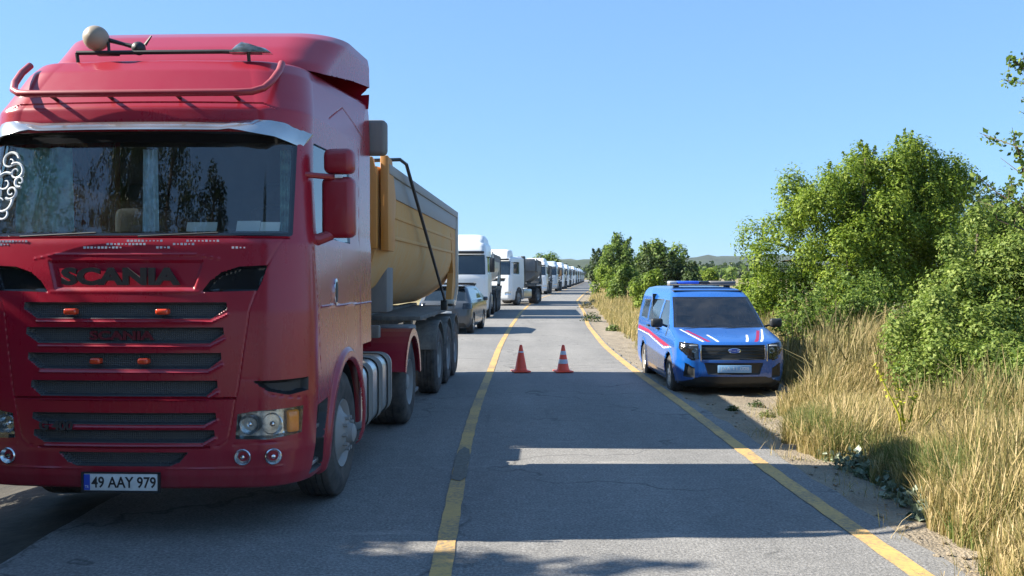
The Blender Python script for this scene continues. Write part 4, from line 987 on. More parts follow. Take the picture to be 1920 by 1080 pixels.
    text_obj('plate_country', 'TR', .03, M['plate_white'], pl, (-.237, -.031, .385), fit=(.026, .02), depth=.0005)
    b = MB()
    for x in (-.27, .27):
        b.box(min(x, x * 1.0) - .008, x + .008, -.03, -.014, .352, .48)
    b.box(-.278, .278, -.03, -.014, .344, .354); b.box(-.278, .278, -.03, -.014, .478, .486); b.build('plate_frame', M['black'], pl)
    # dotted decal band below the windscreen
    b = MB(); g = random.Random(4)
    for row, z in enumerate((2.095, 2.072, 2.048)):
        for i in range(-52, 53):
            x = i * .026 + (row % 2) * .012
            k = math.sin(i * .35 + row * 1.9) + math.sin(i * .13 + row)
            if k < .45 or abs(x) > 1.0: continue
            s = .0075 if g.random() < .6 else .005
            yy = .055 - .006 + .12 * (x / 1.2) ** 2 - (2.08 - z) * .08
            b.box(x - s, x + s, yy - .003, yy + .003, z - s, z + s)
    b.build('dot_decal', M['decal_white'], T)
    # visor
    b = MB(); n = 33; prev = None
    def vis(x, s):   # s 0 top .. 1 bottom
        a = abs(x) / 1.22
        yb = .20 + .12 * a * a + (max(0, a - .72) / .28) ** 2 * .30
        arch = -.03 * math.cos(x * 2.5) if abs(x) < 1.0 else .0
        z = 2.945 - (.068 + .045 * max(0, min(1, (a - .62) / .15))) * s + .022 * math.sin(max(0, min(1, (a - .55) / .45)) * math.pi) - .045 * max(0, a - .85) / .15
        return Vector((x * (1 - .04 * s) , yb - .10 * s - .03, z))
    for i in range(n):
        x = -1.2 + 2.4 * i / (n - 1)
        ring = [b.bm.verts.new(vis(x, s) + Vector((0, dy, 0))) for s, dy in ((0, 0), (.5, -.015), (1, 0), (1, .03), (.5, .02), (0, .03))]
        if prev:
            for k in range(6): b.bm.faces.new((prev[k], prev[(k + 1) % 6], ring[(k + 1) % 6], ring[k]))
        prev = ring
        if i in (0, n - 1): b.bm.faces.new(ring)
    b.build('sun_visor', M['visor'], T)
    # roof light bar (red tube with turned-up ends) and brackets
    b = MB(); zb = 3.155
    pts = []
    for sd in (-1, 1):
        end = [(sd * .74, .195, zb), (sd * .85, .225, zb + .010), (sd * .92, .275, zb + .045), (sd * .955, .35, zb + .11), (sd * .975, .47, zb + .21), (sd * .965, .57, zb + .29)]
        pts = (end[::-1] + pts) if sd < 0 else pts + end
    b.tube(pts, .026, 12); b.build('light_bar', M['redtrim'], T)
    for x in (-.62, -.2, .3, .72):
        b = MB(); b.tube([(x, .19, zb), (x, .36, zb - .03)], .014, 8); b.build('bar_bracket', M['black'], T)
    b = MB(); b.tube([(-.62, .60, 3.545), (.50, .60, 3.545), (.80, .62, 3.54)], .017, 8); b.tube([(-.62, .60, 3.545), (-.62, .62, 3.47)], .014, 8); b.tube([(.70, .60, 3.545), (.70, .62, 3.47)], .014, 8)
    b.build('roof_rail', M['black'], T)
    b = MB(); b.prism([(.56, 3.53), (.88, 3.53), (.84, 3.56), (.72, 3.585), (.66, 3.61), (.62, 3.585)], .56, .66, 'Y', .008); b.build('roof_lamp', M['lampgrey'], T)
    # round lamp on a stalk, pointing sideways, dark base ball
    hx, hy, hz = -.48, .62, 3.66
    b = MB(); prof = [(0.095 * math.cos(R(a)), 0.095 * math.sin(R(a)) + .0005) for a in range(180, -1, -12)]
    b.lathe(prof, (hx, hy, hz), 'Y', 24); rl_ = b.build('roof_beacon', M['ball'], T)
    b = MB(); b.tube([(hx + .09, hy + .02, hz - .01), (hx + .2, hy + .02, hz - .04), (hx + .30, hy + .02, hz - .065)], [.018, .014, .02], 8)
    b.tube([(hx + .095, hy, hz - .03), (hx + .10, hy, hz - .11)], .012, 8); b.box(hx + .0, hx + .17, hy - .02, hy + .04, hz - .13, hz - .105, .008)
    b.tube([(hx + .37, hy + .02, hz - .05), (hx + .42, hy + .02, hz + .02)], [.012, .006], 6)
    b.lathe([(0.052 * math.cos(R(a)), 0.052 * math.sin(R(a)) + .0005) for a in range(180, -1, -20)], (hx + .32, hy + .02, hz - .075), 'Y', 16)
    b.build('beacon_stalk', M['black'], rl_)
    # spoiler (air deflector) on the roof
    slv = [(3.44, .86, 1.14, 1.275, 2.45, .34, .05), (3.56, .93, 1.15, 1.285, 2.48, .36, .05), (3.70, 1.08, 1.17, 1.29, 2.50, .42, .05), (3.84, 1.28, 1.20, 1.29, 2.51, .42, .04), (3.93, 1.52, 1.19, 1.285, 2.51, .38, .03), (3.965, 1.75, 1.14, 1.23, 2.50, .34, .02), (3.97, 1.95, 1.0, 1.08, 2.45, .28, .01)]
    ss = [dict(f=S_poly([(.3, 3.3), (.3, 3.47), (1.2, 3.50), (1.9, 3.60), (2.7, 3.68), (2.7, 3.3)]), hole=True), dict(f=F_line([(0, 3.66), (.7, 3.66), (.95, 3.58)], .01), depth=.012, edge=.03, nosnap=True)]
    shell(slv, 26, 14, 40, 2, 60, ss, M['red'], T, name='roof_spoiler')
    # mirrors
    for sd in (-1, 1):
        mt = Matrix.Translation((sd * 1.385, .62, 2.36)) @ Matrix.Rotation(sd * R(-8), 4, 'Z')
        b = MB(); b.box(-.125, .125, -.07, .07, -.225, .235, .05, 4, mt); mm = b.build('mirror', M['redtrim'], T)
        b = MB(); b.box(-.105, .105, .068, .074, -.2, .21, .0, 1, mt); b.build('mirror_glass', M['chrome'], mm)
        mt2 = Matrix.Translation((sd * 1.395, .60, 2.70)) @ Matrix.Rotation(sd * R(-8), 4, 'Z')
        b = MB(); b.box(-.115, .115, -.07, .075, -.085, .105, .05, 4, mt2); b.build('wide_angle_mirror', M['redtrim'], T)
        b = MB(); b.tube([(sd * 1.12, .42, 2.60), (sd * 1.22, .48, 2.595), (sd * 1.36, .58, 2.59)], .022, 8)
        b.build('mirror_arm', M['redtrim'], T)
        b = MB(); b.tube([(sd * 1.17, .5, 2.14), (sd * 1.24, .54, 2.12), (sd * 1.33, .6, 2.16)], [.05, .045, .04], 10); b.build('mirror_arm', M['redtrim'], T)
        b = MB(); b.box(-.03, .03, -.078, -.068, -.012, .014, .004, 1, Matrix.Translation((sd * 1.40, .612, 2.592))); b.build('mirror_marker', M['decal_white'], mm)
        # door handle
        xs = sd * 1.262
        b = MB(); pts = [(1.02 + .055 * math.cos(R(a)), 1.72 + .11 * math.sin(R(a))) for a in range(0, 360, 18)]
        b.prism(pts, xs - sd * .02, xs + sd * .010, 'X', .003); dh = b.build('door_handle', M['chrome'], T)
        b = MB(); pts = [(1.02 + .035 * math.cos(R(a)), 1.72 + .083 * math.sin(R(a))) for a in range(0, 360, 18)]
        b.prism(pts, xs, xs + sd * .014, 'X'); b.build('handle_recess', M['black'], dh)
    # wipers
    for p0, p1 in (((-.75, .055, 2.125), (-.2, .045, 2.15)), ((.1, .045, 2.125), (.66, .065, 2.15))):
        b = MB(); b.tube([p0, p1], .007, 6); b.build('wiper', M['black'], T)
    b = MB(); b.box(1.10, 1.125, .36, .42, 2.14, 2.28, .01); b.build('pillar_mirror', M['black'], T)
    # interior
    b = MB(); b.box(-1.08, 1.08, .22, .60, 1.95, 2.17, .03); b.box(-1.1, 1.1, 2.30, 2.36, 1.5, 3.28); b.box(-1.0, 1.0, .9, 2.4, 3.26, 3.30); b.box(-1.1, 1.1, .35, 2.4, 1.45, 1.5); b.build('cab_interior', M['interior'], T)
    for x in (-.6, .6):
        b = MB(); b.box(x - .26, x + .26, 1.2, 1.7, 1.6, 1.78, .06, 3); b.box(x - .25, x + .25, 1.62, 1.80, 1.75, 2.45, .07, 3); b.box(x - .14, x + .14, 1.66, 1.78, 2.45, 2.66, .05, 3); b.build('seat', M['seat'], T)
    b = MB(); t0 = [(.6 + .22 * math.cos(R(a)), .82 + .07 * math.sin(R(a)) * .6, 2.06 + .20 * math.sin(R(a)) * .9) for a in range(0, 361, 20)]; b.tube(t0, .017, 8); b.tube([(.6, .8, 2.06), (.6, .6, 1.98)], .03, 8); b.build('steering_wheel', M['black'], T)
    for x, w_, hh in ((.46, .11, .075), (.80, .085, .085), (.96, .07, .075)):
        b = MB(); b.box(-w_, w_, -.004, .004, 0, hh, 0, 1, Matrix.Translation((x, .27, 2.168)) @ Matrix.Rotation(R(-24), 4, 'X'))
        b.build('dashboard_paper', M['paper'], T)
    def curtain(x0, x1, y, z0, z1, mat, top_in=0.0):
        n = 26; V = []; 
        for i in range(n):
            t = i / (n - 1)
            for j in range(9):
                s = j / 8; xx = x0 + (x1 - x0) * t; xx = xx + (top_in * (1 - s)); V.append((xx, y + .018 * math.sin(t * 21 + s * 1.5), z0 + (z1 - z0) * s))
        F = [(i * 9 + j, (i + 1) * 9 + j, (i + 1) * 9 + j + 1, i * 9 + j + 1) for i in range(n - 1) for j in range(8)]
        mesh_obj('curtain', V, F, mat, T)
    curtain(-1.0, -.56, .42, 2.14, 2.80, M['curtain']); curtain(-.03, .09, .40, 2.14, 2.78, M['curtain2'], .0); curtain(.93, 1.02, .62, 2.15, 2.8, M['curtain'])
    # scroll sticker on the windscreen, left side
    b = MB()
    def scroll(cx, cz, r0, turns, ph, flip=1, w0=.011):
        cx -= .14
        pts = []; rs = []
        for i in range(26):
            t = i / 25; a = ph + flip * t * turns * 2 * math.pi; r = r0 * (1 - .82 * t); pts.append((cx + r * math.cos(a), 0, cz + r * math.sin(a))); rs.append(w0 * (1 - .6 * t))
        out = []
        for x, _, z in pts:
            y = .085 + (z - 2.2) * .228 + .12 * (x / 1.16) ** 2 - .012; out.append((x, y, z))
        b.tube(out, rs, 6)
    for c in ((-.80, 2.68, .075, 1.2, .3, 1), (-.74, 2.60, .07, 1.3, 2.2, -1), (-.82, 2.52, .08, 1.1, 1.0, 1), (-.76, 2.45, .055, 1.3, 4.0, 1), (-.83, 2.38, .09, .9, .2, -1), (-.80, 2.30, .06, 1.0, 2.8, 1), (-.90, 2.6, .07, 1.2, 1.4, 1), (-.70, 2.53, .045, 1.2, 5.0, -1), (-.90, 2.44, .07, 1.2, 2.2, -1)): scroll(*c)
    st = b.build('scroll_sticker', M['decal_white'], T)
    # wheels
    for sd in (-1, 1):
        wheel(T, sd * 1.235, 1.42, .52, .32, sd, 'front', 56); wheel(T, sd * 1.24, 5.12, .52, .60, sd, 'rear', 48)
        # wheel housing and rear fender
        b = MB(); pts = [(1.42 + .63 * math.cos(R(a)), .52 + .63 * math.sin(R(a))) for a in range(-12, 193, 10)]
        for (a0, c0), (a1, c1) in zip(pts, pts[1:]): b.prism([(a0, c0), (a1, c1), (a1 * 1.0 + 0.0, c1 + .012), (a0, c0 + .012)], sd * .75, sd * 1.20, 'X')
        b.box(min(sd * .70, sd * .76), max(sd * .70, sd * .76), .75, 2.1, .3, 1.2)
        b.build('wheel_housing', M['black'], T)
        b = MB(); pts = [(5.12 + .66 * math.cos(R(a)), .50 + .66 * math.sin(R(a))) for a in range(8, 173, 11)]; po = [(5.12 + .69 * math.cos(R(a)), .50 + .69 * math.sin(R(a))) for a in range(8, 173, 11)]
        for i in range(len(pts) - 1): b.prism([pts[i], pts[i + 1], po[i + 1], po[i]], sd * .62, sd * 1.275, 'X')
        for i in range(len(pts) - 1):
            c = [(5.12 + .60 * math.cos(R(8 + 11 * (i + j))), .50 + .60 * math.sin(R(8 + 11 * (i + j)))) for j in (0, 1)]
            b.prism([c[0], c[1], po[i + 1], po[i]], sd * 1.262, sd * 1.285, 'X')
        b.build('rear_fender', M['red'], T)
        # fuel tank with straps; step
        b = MB(); b.box(min(sd * .66, sd * 1.22), max(sd * .66, sd * 1.22), 2.28, 4.02, .36, 1.0, .13, 5); tk = b.build('fuel_tank', M['alu'], T, 50)
        b = MB()
        for yy in (2.62, 3.15, 3.68): b.box(min(sd * .655, sd * 1.232), max(sd * .655, sd * 1.232), yy - .025, yy + .025, .348, 1.012, .135, 5)
        b.build('tank_strap', M['chassis'], tk, 50)
        b = MB(); b.lathe([(0, .07), (.03, .07), (.035, .001)], (sd * 1.0, 2.45, .99), 'Z', 16); b.build('tank_cap', M['black'], tk)
        b = MB(); b.box(min(sd * 1.0, sd * 1.215), max(sd * 1.0, sd * 1.215), .40, .68, .44, .47, .006); b.build('cab_step', M['alu'], T); b = MB(); b.box(min(sd * 1.0, sd * 1.22), max(sd * 1.0, sd * 1.22), .42, .70, .70, .73, .006); b.build('cab_step', M['alu'], T)
        b = MB(); b.box(min(sd * 1.0, sd * 1.235), max(sd * 1.0, sd * 1.235), 2.06, 2.16, .50, 1.20, .02, 2); b.build('fender_rear_panel', M['red'], T)
    b = MB()
    for x in (-.4, .4): b.box(x - .05, x + .05, .6, 6.0, .70, .98, .01)
    b.box(-.38, .38, 2.2, 5.9, .80, .86); b.box(-.5, .5, .9, 2.3, .75, 1.35, .05); b.box(-.7, .7, 4.6, 5.7, 1.0, 1.12, .03); b.box(-1.0, 1.0, .2, .3, .40, .62); b.tube([(-1, 1.42, .52), (1, 1.42, .52)], .07, 10); b.tube([(-1, 5.12, .52), (1, 5.12, .52)], .10, 10)  # flat plate between the beams added to stop sunlight passing through
    b.build('tractor_chassis', M['chassis'], T)
    # intake stack behind the cab
    b = MB(); b.box(1.10, 1.40, 2.52, 2.68, 3.02, 3.36, .045, 3); b.box(1.02, 1.20, 2.52, 2.64, 1.2, 3.0, .03, 2); b.build('air_intake_stack', M['rim_grey'], T)
    b = MB(); b.box(-.45, .45, 2.72, 3.43, 1.0, 1.45, .03); b.box(-.4, .4, 2.74, 3.42, 1.45, 1.62, .04); b.build('battery_cabinet', M['rim_grey'], T)  # added box, sized so its shadow cuts the sunlit gap behind the cab
    b = MB(); b.tube([(.2, 2.7, 1.3), (.25, 2.95, 1.6), (.2, 3.4, 1.3)], .02, 6); b.tube([(-.1, 2.7, 1.3), (-.1, 3.0, 1.5), (0, 3.5, 1.3)], .02, 6); b.build('air_hose', M['black'], T)
    body = add_tipper(T, 3.45, 11.05, (M['yellow'], M['rim_grey'], M['orange'], M['cream'], M['rail_grey']), 3.02, True, (8.1, 9.4, 10.6))
    # tarp crank pole on the side
    b = MB(); b.tube([(1.05, 3.75, 3.12), (1.30, 4.0, 3.16), (1.34, 4.2, 3.13), (1.33, 8.3, 1.42)], .021, 8); b.box(1.26, 1.36, 8.22, 8.36, 1.3, 1.46, .01); b.build('tarp_crank', M['black'], T)
    b = MB(); b.box(.55, 1.12, 4.2, 4.6, 1.42, 2.05, .04); b.build('hydraulic_tank', M['rim_grey'], T)
    # spare wheel under the body side
    return T
red_truck()

# ------------------------------------------------------------------ queue of other trucks
def queue_truck(mat, grille_mat, roof, style, trailer_mats, detail=True, swing=0.0):
    T = empty('tipper_truck')
    H = roof
    lv = [(.34, .10, 1.14, 1.2, 2.2, .26, .06), (.42, .03, 1.2, 1.24, 2.25, .25, .06), (.9, 0, 1.22, 1.25, 2.25, .24, .07), (1.75, .02, 1.2, 1.25, 2.25, .22, .08), (1.95, .06, 1.18, 1.24, 2.25, .22, .08), (2.75, .22, 1.14, 1.22, 2.25, .22, .08),
          (2.95, .26, 1.12, 1.22, 2.25, .26, .08), (H - .15, .40, 1.08, 1.2, 2.25, .3, .08), (H - .04, .55, 1.0, 1.12, 2.22, .3, .06), (H, .9, .8, .95, 2.15, .25, .03)]
    sh = []
    add = sh.append
    if style == 0:
        for z0, z1 in ((1.55, 1.38), (1.30, 1.13), (1.05, .90)): add(dict(f=F_poly([(-.72, z0), (.72, z0), (.64, z1), (-.64, z1)], False), depth=-.04, edge=.03, name='grille', mat=grille_mat))
        add(dict(f=F_poly([(-.6, .62), (.6, .62), (.52, .45), (-.52, .45)], False), depth=-.04, edge=.03, name='lower_intake', mat=grille_mat))
    elif style == 1:
        add(dict(f=F_poly([(-.72, 1.62), (.72, 1.62), (.80, .95), (-.80, .95)], False), depth=-.04, edge=.03, name='grille', mat=grille_mat))
        add(dict(f=F_poly([(-.7, .72), (.7, .72), (.6, .48), (-.6, .48)], False), depth=-.04, edge=.03, name='lower_intake', mat=grille_mat))
    else:
        add(dict(f=F_poly([(-.85, 1.70), (.85, 1.70), (.75, 1.50), (-.75, 1.50)], False), depth=-.03, edge=.03, name='grille', mat=grille_mat))
        add(dict(f=F_poly([(-.62, 1.25), (.62, 1.25), (.55, .80), (-.55, .80)], False), depth=-.04, edge=.03, name='lower_intake', mat=grille_mat))
    add(dict(f=F_poly([(.80, .66), (.80, .84), (1.16, .90), (1.16, .70)]), depth=-.03, edge=.03, name='headlight', mat=M['reflector'], split=True))
    add(dict(f=F_poly([(-1.08, 1.92), (1.08, 1.92), (1.04, 2.74), (-1.04, 2.74)], False, .02), depth=-.015, edge=.03, name='windscreen', mat=M['tint']))
    add(dict(f=F_line([(.80, .60), (.86, 1.4), (1.02, 1.85)], .008), depth=-.02, edge=.02, nosnap=True))
    add(dict(f=S_poly([(.50, 1.98), (1.45, 1.95), (1.48, 2.68), (.60, 2.68)], .02), depth=-.015, edge=.03, name='door_window', mat=M['tint'], split=True))
    add(dict(f=S_line([(1.7, 1.1), (1.7, 2.85)], .01), depth=-.02, edge=.02, nosnap=True))
    add(dict(f=S_circle(1.35, .52, .62), hole=True)); add(dict(f=S_poly([(1.95, .1), (1.95, 1.1), (2.5, 1.1), (2.5, .1)]), hole=True))
    shell(lv, 22, 7, 26, 2, 64, sh, mat, T, smooth_it=1)
    b = MB(); b.box(-1.05, 1.05, .02, .14, 2.80, 2.92, .04, 2); b.build('sun_visor', grille_mat, T)
    if style == 2:
        slv = [(H - .12, .42, .9, .96, 1.1, .2, .05), (H + .1, .46, .9, .96, 1.1, .2, .05), (H + .38, .56, .86, .92, 1.08, .2, .05), (H + .44, .7, .6, .6, 1.0, .15, .03)]
        shell(slv, 10, 6, 8, 2, 14, [], mat, T, name='roof_box')
    else:
        slv = [(H - .12, .9, 1.0, 1.2, 2.2, .3, .05), (H + .15, 1.2, .98, 1.2, 2.22, .34, .05), (H + .33, 1.6, .9, 1.12, 2.2, .34, .03), (H + .38, 1.9, .7, .9, 2.15, .25, .02)]
        shell(slv, 10, 6, 10, 2, 16, [], mat, T, name='roof_spoiler')
    for sd in (-1, 1):
        b = MB(); b.box(sd * 1.38 - .11, sd * 1.38 + .11, .30, .42, 2.0, 2.62, .04, 2); m = b.build('mirror', M['black'], T)
        b = MB(); b.tube([(sd * 1.12, .35, 2.66), (sd * 1.36, .36, 2.62)], .02, 6); b.build('mirror_arm', M['black'], T)
        wheel(T, sd * 1.235, 1.35, .52, .32, sd, 'front', 22); wheel(T, sd * 1.24, 5.0, .52, .58, sd, 'rear', 22)
        b = MB(); pts = [(5.0 + .66 * math.cos(R(a)), .50 + .66 * math.sin(R(a))) for a in range(10, 171, 20)]; po = [(5.0 + .70 * math.cos(R(a)), .50 + .70 * math.sin(R(a))) for a in range(10, 171, 20)]
        for i in range(len(pts) - 1): b.prism([pts[i], pts[i + 1], po[i + 1], po[i]], sd * .62, sd * 1.27, 'X')
        b.build('rear_fender', M['black'], T)
        b = MB(); b.box(min(sd * .66, sd * 1.2), max(sd * .66, sd * 1.2), 2.2, 3.9, .38, 1.0, .1, 3); b.build('fuel_tank', M['alu'], T, 50)
    b = MB()
    for x in (-.4, .4): b.box(x - .05, x + .05, .6, 6.0, .70, .98)
    b.box(-.5, .5, .9, 2.1, .75, 1.3); b.build('tractor_chassis', M['chassis'], T)
    b = MB(); b.box(-.26, .26, -.02, 0, .40, .51, .004); b.build('number_plate', M['plate_white'], T)
    b = MB(); b.box(.95, 1.2, 2.35, 2.65, 1.2, 3.1, .04, 2); b.build('air_intake_stack', M['black'], T)
    before = set(T.children)
    add_tipper(T, 3.35, 10.6, trailer_mats, 2.85, False, (7.7, 9.0, 10.2))
    if swing:
        K = Vector((0, 4.7, 0)); Rz = Matrix.Rotation(R(swing), 3, 'Z')
        for ch in set(T.children) - before: ch.rotation_euler = (0, 0, R(swing)); ch.location = K - Rz @ K
    return T
tm = [(M['cream'], M['rim_grey'], M['cream'], M['chassis']), (M['rim_grey'], M['chassis'], M['rim_grey'], M['chassis']), (M['orange'], M['rim_grey'], M['orange'], M['chassis'])]
P0 = queue_truck(M['white'], M['black'], 3.32, 0, tm[0]); P1 = queue_truck(M['white'], M['gloss_black'], 3.05, 2, tm[1], swing=17); P2 = queue_truck(M['white'], M['grille'], 3.25, 1, tm[1]); P3 = queue_truck(M['silver'], M['black'], 3.2, 0, tm[2])
used = set()
QL = [(39, -1.0 - 1.25, 2.0, P0, 'white truck directly behind the dark car, first cab after the red truck'),
      (56.0, -1.20, 21, P1, 'white truck swung slightly outward, second cab after the red truck, door side in view'),
      (89, 2.2, 5, P2, 'white truck with a large black grille, third white cab down the queue'),
      (106, None, None, P3, 'pale blue truck following the one with the large black grille'),
      (124, None, None, P0, 'fifth cab behind the red truck, white, mid queue'),
      (142, None, None, P2, 'sixth cab behind the red truck, white with a dark grille'),
      (160, None, None, P1, 'seventh cab behind the red truck, low white roof'),
      (178, None, None, P0, 'eighth cab behind the red truck, white'),
      (196, None, None, P3, 'pale blue cab in the far part of the queue'),
      (214, None, None, P2, 'tenth cab behind the red truck, far down the queue'),
      (232, None, None, P0, 'third truck from the far end of the queue'),
      (250, None, None, P2, 'second truck from the far end of the queue'),
      (268, None, None, P1, 'last and smallest truck at the far end of the queue')]
for D_, xc, yaw, P_, lab in QL:
    o = P_ if id(P_) not in used else copy_tree(P_); used.add(id(P_))
    dydx = float(cl(D_ + 8) - cl(D_ - 2)) / 10
    ang = -math.degrees(math.atan(dydx)) if yaw is None else -yaw
    x = float(cl(D_)) - 1.62 if xc is None else xc
    o.location = (x, D_, 0); o.rotation_euler = (0, 0, R(ang)); tag(o, lab, 'truck', 'trucks queued in the left lane')
bpy.data.objects  # noqa

# ------------------------------------------------------------------ dark car behind the tipper
def dark_car():
    T = empty('parked_car', (-2.16, 28.6, 0), R(-5.0)); tag(T, 'dark grey-blue hatchback car parked between the tipper trailer and the white truck', 'car')
    lv = [(.20, .12, .76, .80, 4.1, .22, .10), (.32, .03, .84, .87, 4.15, .25, .12), (.55, .0, .87, .88, 4.2, .25, .12), (.85, .03, .87, .88, 4.2, .24, .12), (.98, .10, .85, .87, 4.18, .22, .12), (1.03, .18, .83, .85, 4.12, .2, .12),
          (1.25, .38, .74, .77, 3.5, .18, .10), (1.42, .56, .67, .69, 3.1, .16, .08), (1.50, .70, .60, .62, 2.9, .15, .06), (1.54, 1.1, .42, .45, 2.6, .1, .02)]
    sh = [dict(f=F_poly([(-.66, 1.06), (.66, 1.06), (.58, 1.42), (-.58, 1.42)], False, .01), depth=-.01, edge=.02, name='rear_window', mat=M['tint']),
          dict(f=F_poly([(.58, .80), (.60, .98), (.86, .98), (.88, .80)]), depth=-.01, edge=.02, name='tail_lamp', mat=M['gloss_black'], split=True),
          dict(f=F_line([(0, .74), (.6, .74), (.66, 1.02)], .008), depth=-.015, edge=.015, nosnap=True),
          dict(f=F_line([(0, .50), (.86, .52)], .008), depth=-.015, edge=.015, nosnap=True),
          dict(f=F_poly([(-.7, .22), (.7, .22), (.66, .36), (-.66, .36)], False), name='lower_bumper', mat=M['black']),
          dict(f=S_poly([(.75, 1.08), (3.2, 1.06), (2.75, 1.40), (1.0, 1.43), (.75, 1.25)], .01), depth=-.01, edge=.02, name='side_window', mat=M['tint'], split=True),
          dict(f=S_line([(1.35, .4), (1.35, 1.05)], .008), depth=-.012, edge=.012, nosnap=True), dict(f=S_line([(2.4, .35), (2.4, 1.05)], .008), depth=-.012, edge=.012, nosnap=True),
          dict(f=S_circle(.72, .32, .37), hole=True), dict(f=S_circle(3.35, .32, .37), hole=True)]
    shell(lv, 26, 9, 60, 2, 60, sh, M['carpaint'], T, smooth_it=1, name='car_body')
    for sd in (-1, 1):
        wheel(T, sd * .87, .72, .325, .22, sd, 'car', 28); wheel(T, sd * .87, 3.35, .325, .22, sd, 'car', 28)
        b = MB(); b.box(sd * .98 - .08, sd * .98 + .08, 2.95, 3.05, 1.0, 1.13, .03, 2); b.build('side_mirror', M['carpaint'], T)
    b = MB(); b.box(-.58, .58, .52, .82, 1.485, 1.52, .012); b.build('roof_spoiler', M['black'], T)
    b = MB(); b.box(-.26, .26, -.012, 0, .62, .73, .003); b.build('number_plate', M['plate_white'], T)
    b = MB(); b.box(-.8, .8, .5, 3.9, .2, .3); b.build('underbody', M['black'], T)
dark_car()

# ------------------------------------------------------------------ blue van
def van():
    T = empty('patrol_van', (3.44, 14.0, -.085), R(0.3)); tag(T, 'blue gendarmerie patrol van with red and white stripes parked on the right shoulder', 'van')
    T['label'] = 'blue patrol van with red and white bonnet stripes parked on the right shoulder'
    lv = [(.19, .16, .74, .82, 4.2, .26, .10), (.26, .05, .82, .86, 4.25, .30, .13), (.42, .01, .86, .88, 4.3, .32, .14), (.62, .0, .87, .88, 4.3, .32, .14), (.82, .03, .86, .88, 4.3, .30, .14), (.90, .09, .84, .88, 4.3, .27, .13),
          (.94, .22, .83, .87, 4.3, .25, .12), (.99, .48, .82, .87, 4.3, .22, .11), (1.05, .82, .81, .86, 4.3, .18, .10), (1.075, .95, .80, .86, 4.3, .16, .10), (1.30, 1.24, .745, .82, 4.27, .13, .09), (1.55, 1.60, .68, .765, 4.2, .12, .08),
          (1.64, 1.76, .645, .73, 4.15, .14, .08), (1.70, 1.98, .59, .68, 4.1, .16, .06), (1.735, 2.4, .48, .55, 3.95, .15, .03), (1.745, 2.7, .3, .35, 3.7, .1, .01)]
    sh = []
    add = sh.append
    add(dict(f=F_poly([(.335, .905), (.395, .905), (.61, 1.04), (.56, 1.04)]), name='red_stripe', mat=M['decal_red'], split=True))
    add(dict(f=F_poly([(.20, .905), (.245, .905), (.335, .99), (.30, .99)]), name='white_stripe', mat=M['decal_white'], split=True))
    add(dict(f=F_poly([(.43, .905), (.475, .905), (.69, 1.055), (.66, 1.055)]), name='white_stripe', mat=M['decal_white'], split=True))
    add(dict(f=F_line([(.585, 1.06), (.62, .93)], .006), depth=-.012, edge=.01, nosnap=True))
    add(dict(f=F_line([(0, .885), (.6, .885), (.84, .90)], .005), depth=-.012, edge=.01, nosnap=True))
    add(dict(f=F_poly([(-.50, .86), (.50, .86), (.50, .63), (-.50, .63)], False), depth=-.03, edge=.015, name='grille', mat=M['black']))
    add(dict(f=F_poly([(.54, .64), (.54, .87), (.80, .90), (.82, .80), (.66, .62)]), depth=-.02, edge=.015, name='headlight', mat=M['gloss_black'], split=True, cover=('lens', M['lens'])))
    add(dict(f=F_poly([(-.46, .585), (.46, .585), (.40, .40), (-.40, .40)], False), depth=-.02, edge=.015, name='lower_intake', mat=M['black']))
    add(dict(f=F_poly([(.60, .34), (.60, .50), (.74, .58), (.76, .36)]), depth=-.03, edge=.02, name='fog_recess', mat=M['black'], split=True))
    add(dict(f=F_poly([(-.78, .18), (.78, .18), (.80, .27), (.5, .37), (-.5, .37), (-.80, .27)], False), name='bumper_skirt', mat=M['black']))
    add(dict(f=F_poly([(-.735, 1.085), (.735, 1.085), (.64, 1.56), (-.64, 1.56)], False, .01), depth=-.008, edge=.012, name='windscreen_frame', mat=M['gloss_black']))
    add(dict(f=F_poly([(-.705, 1.11), (.705, 1.11), (.62, 1.54), (-.62, 1.54)], False, .005), name='windscreen', mat=M['wind']))
    # side
    add(dict(f=S_poly([(.72, .79), (2.9, .935), (4.22, .96), (4.22, .89), (2.9, .875), (1.3, .755)]), name='side_stripe', mat=M['decal_red'], split=True))
    add(dict(f=S_poly([(.62, .785), (.72, .785), (1.32, .735), (2.9, .86), (4.22, .875), (4.22, .86), (2.9, .84), (1.30, .71)]), name='side_stripe_edge', mat=M['decal_white'], split=True))
    add(dict(f=S_poly([(1.28, 1.10), (2.02, 1.10), (2.02, 1.50), (1.72, 1.50), (1.45, 1.30)], .006), depth=-.01, edge=.012, name='door_window', mat=M['sidew'], split=True))
    add(dict(f=S_poly([(2.14, 1.10), (3.06, 1.11), (3.06, 1.50), (2.14, 1.51)], .006), depth=-.01, edge=.012, name='door_window', mat=M['tint'], split=True))
    add(dict(f=S_poly([(3.24, 1.12), (3.98, 1.14), (3.92, 1.47), (3.24, 1.49)], .006), depth=-.01, edge=.012, name='door_window', mat=M['tint'], split=True))
    for yy in (1.12, 2.08, 3.15): add(dict(f=S_line([(yy, .32), (yy, 1.08)], .006), depth=-.012, edge=.010, nosnap=True))
    add(dict(f=S_line([(1.1, .34), (3.2, .34)], .02), depth=.02, edge=.03, nosnap=True))
    add(dict(f=S_circle(.82, .32, .44, .365), depth=.015, edge=.02, nosnap=True)); add(dict(f=S_circle(3.51, .32, .44, .365), depth=.015, edge=.02, nosnap=True))
    add(dict(f=S_circle(.82, .32, .37), hole=True)); add(dict(f=S_circle(3.51, .32, .37), hole=True))
    o = shell(lv, 60, 18, 120, 4, 190, sh, M['blue'], T, name='van_body')
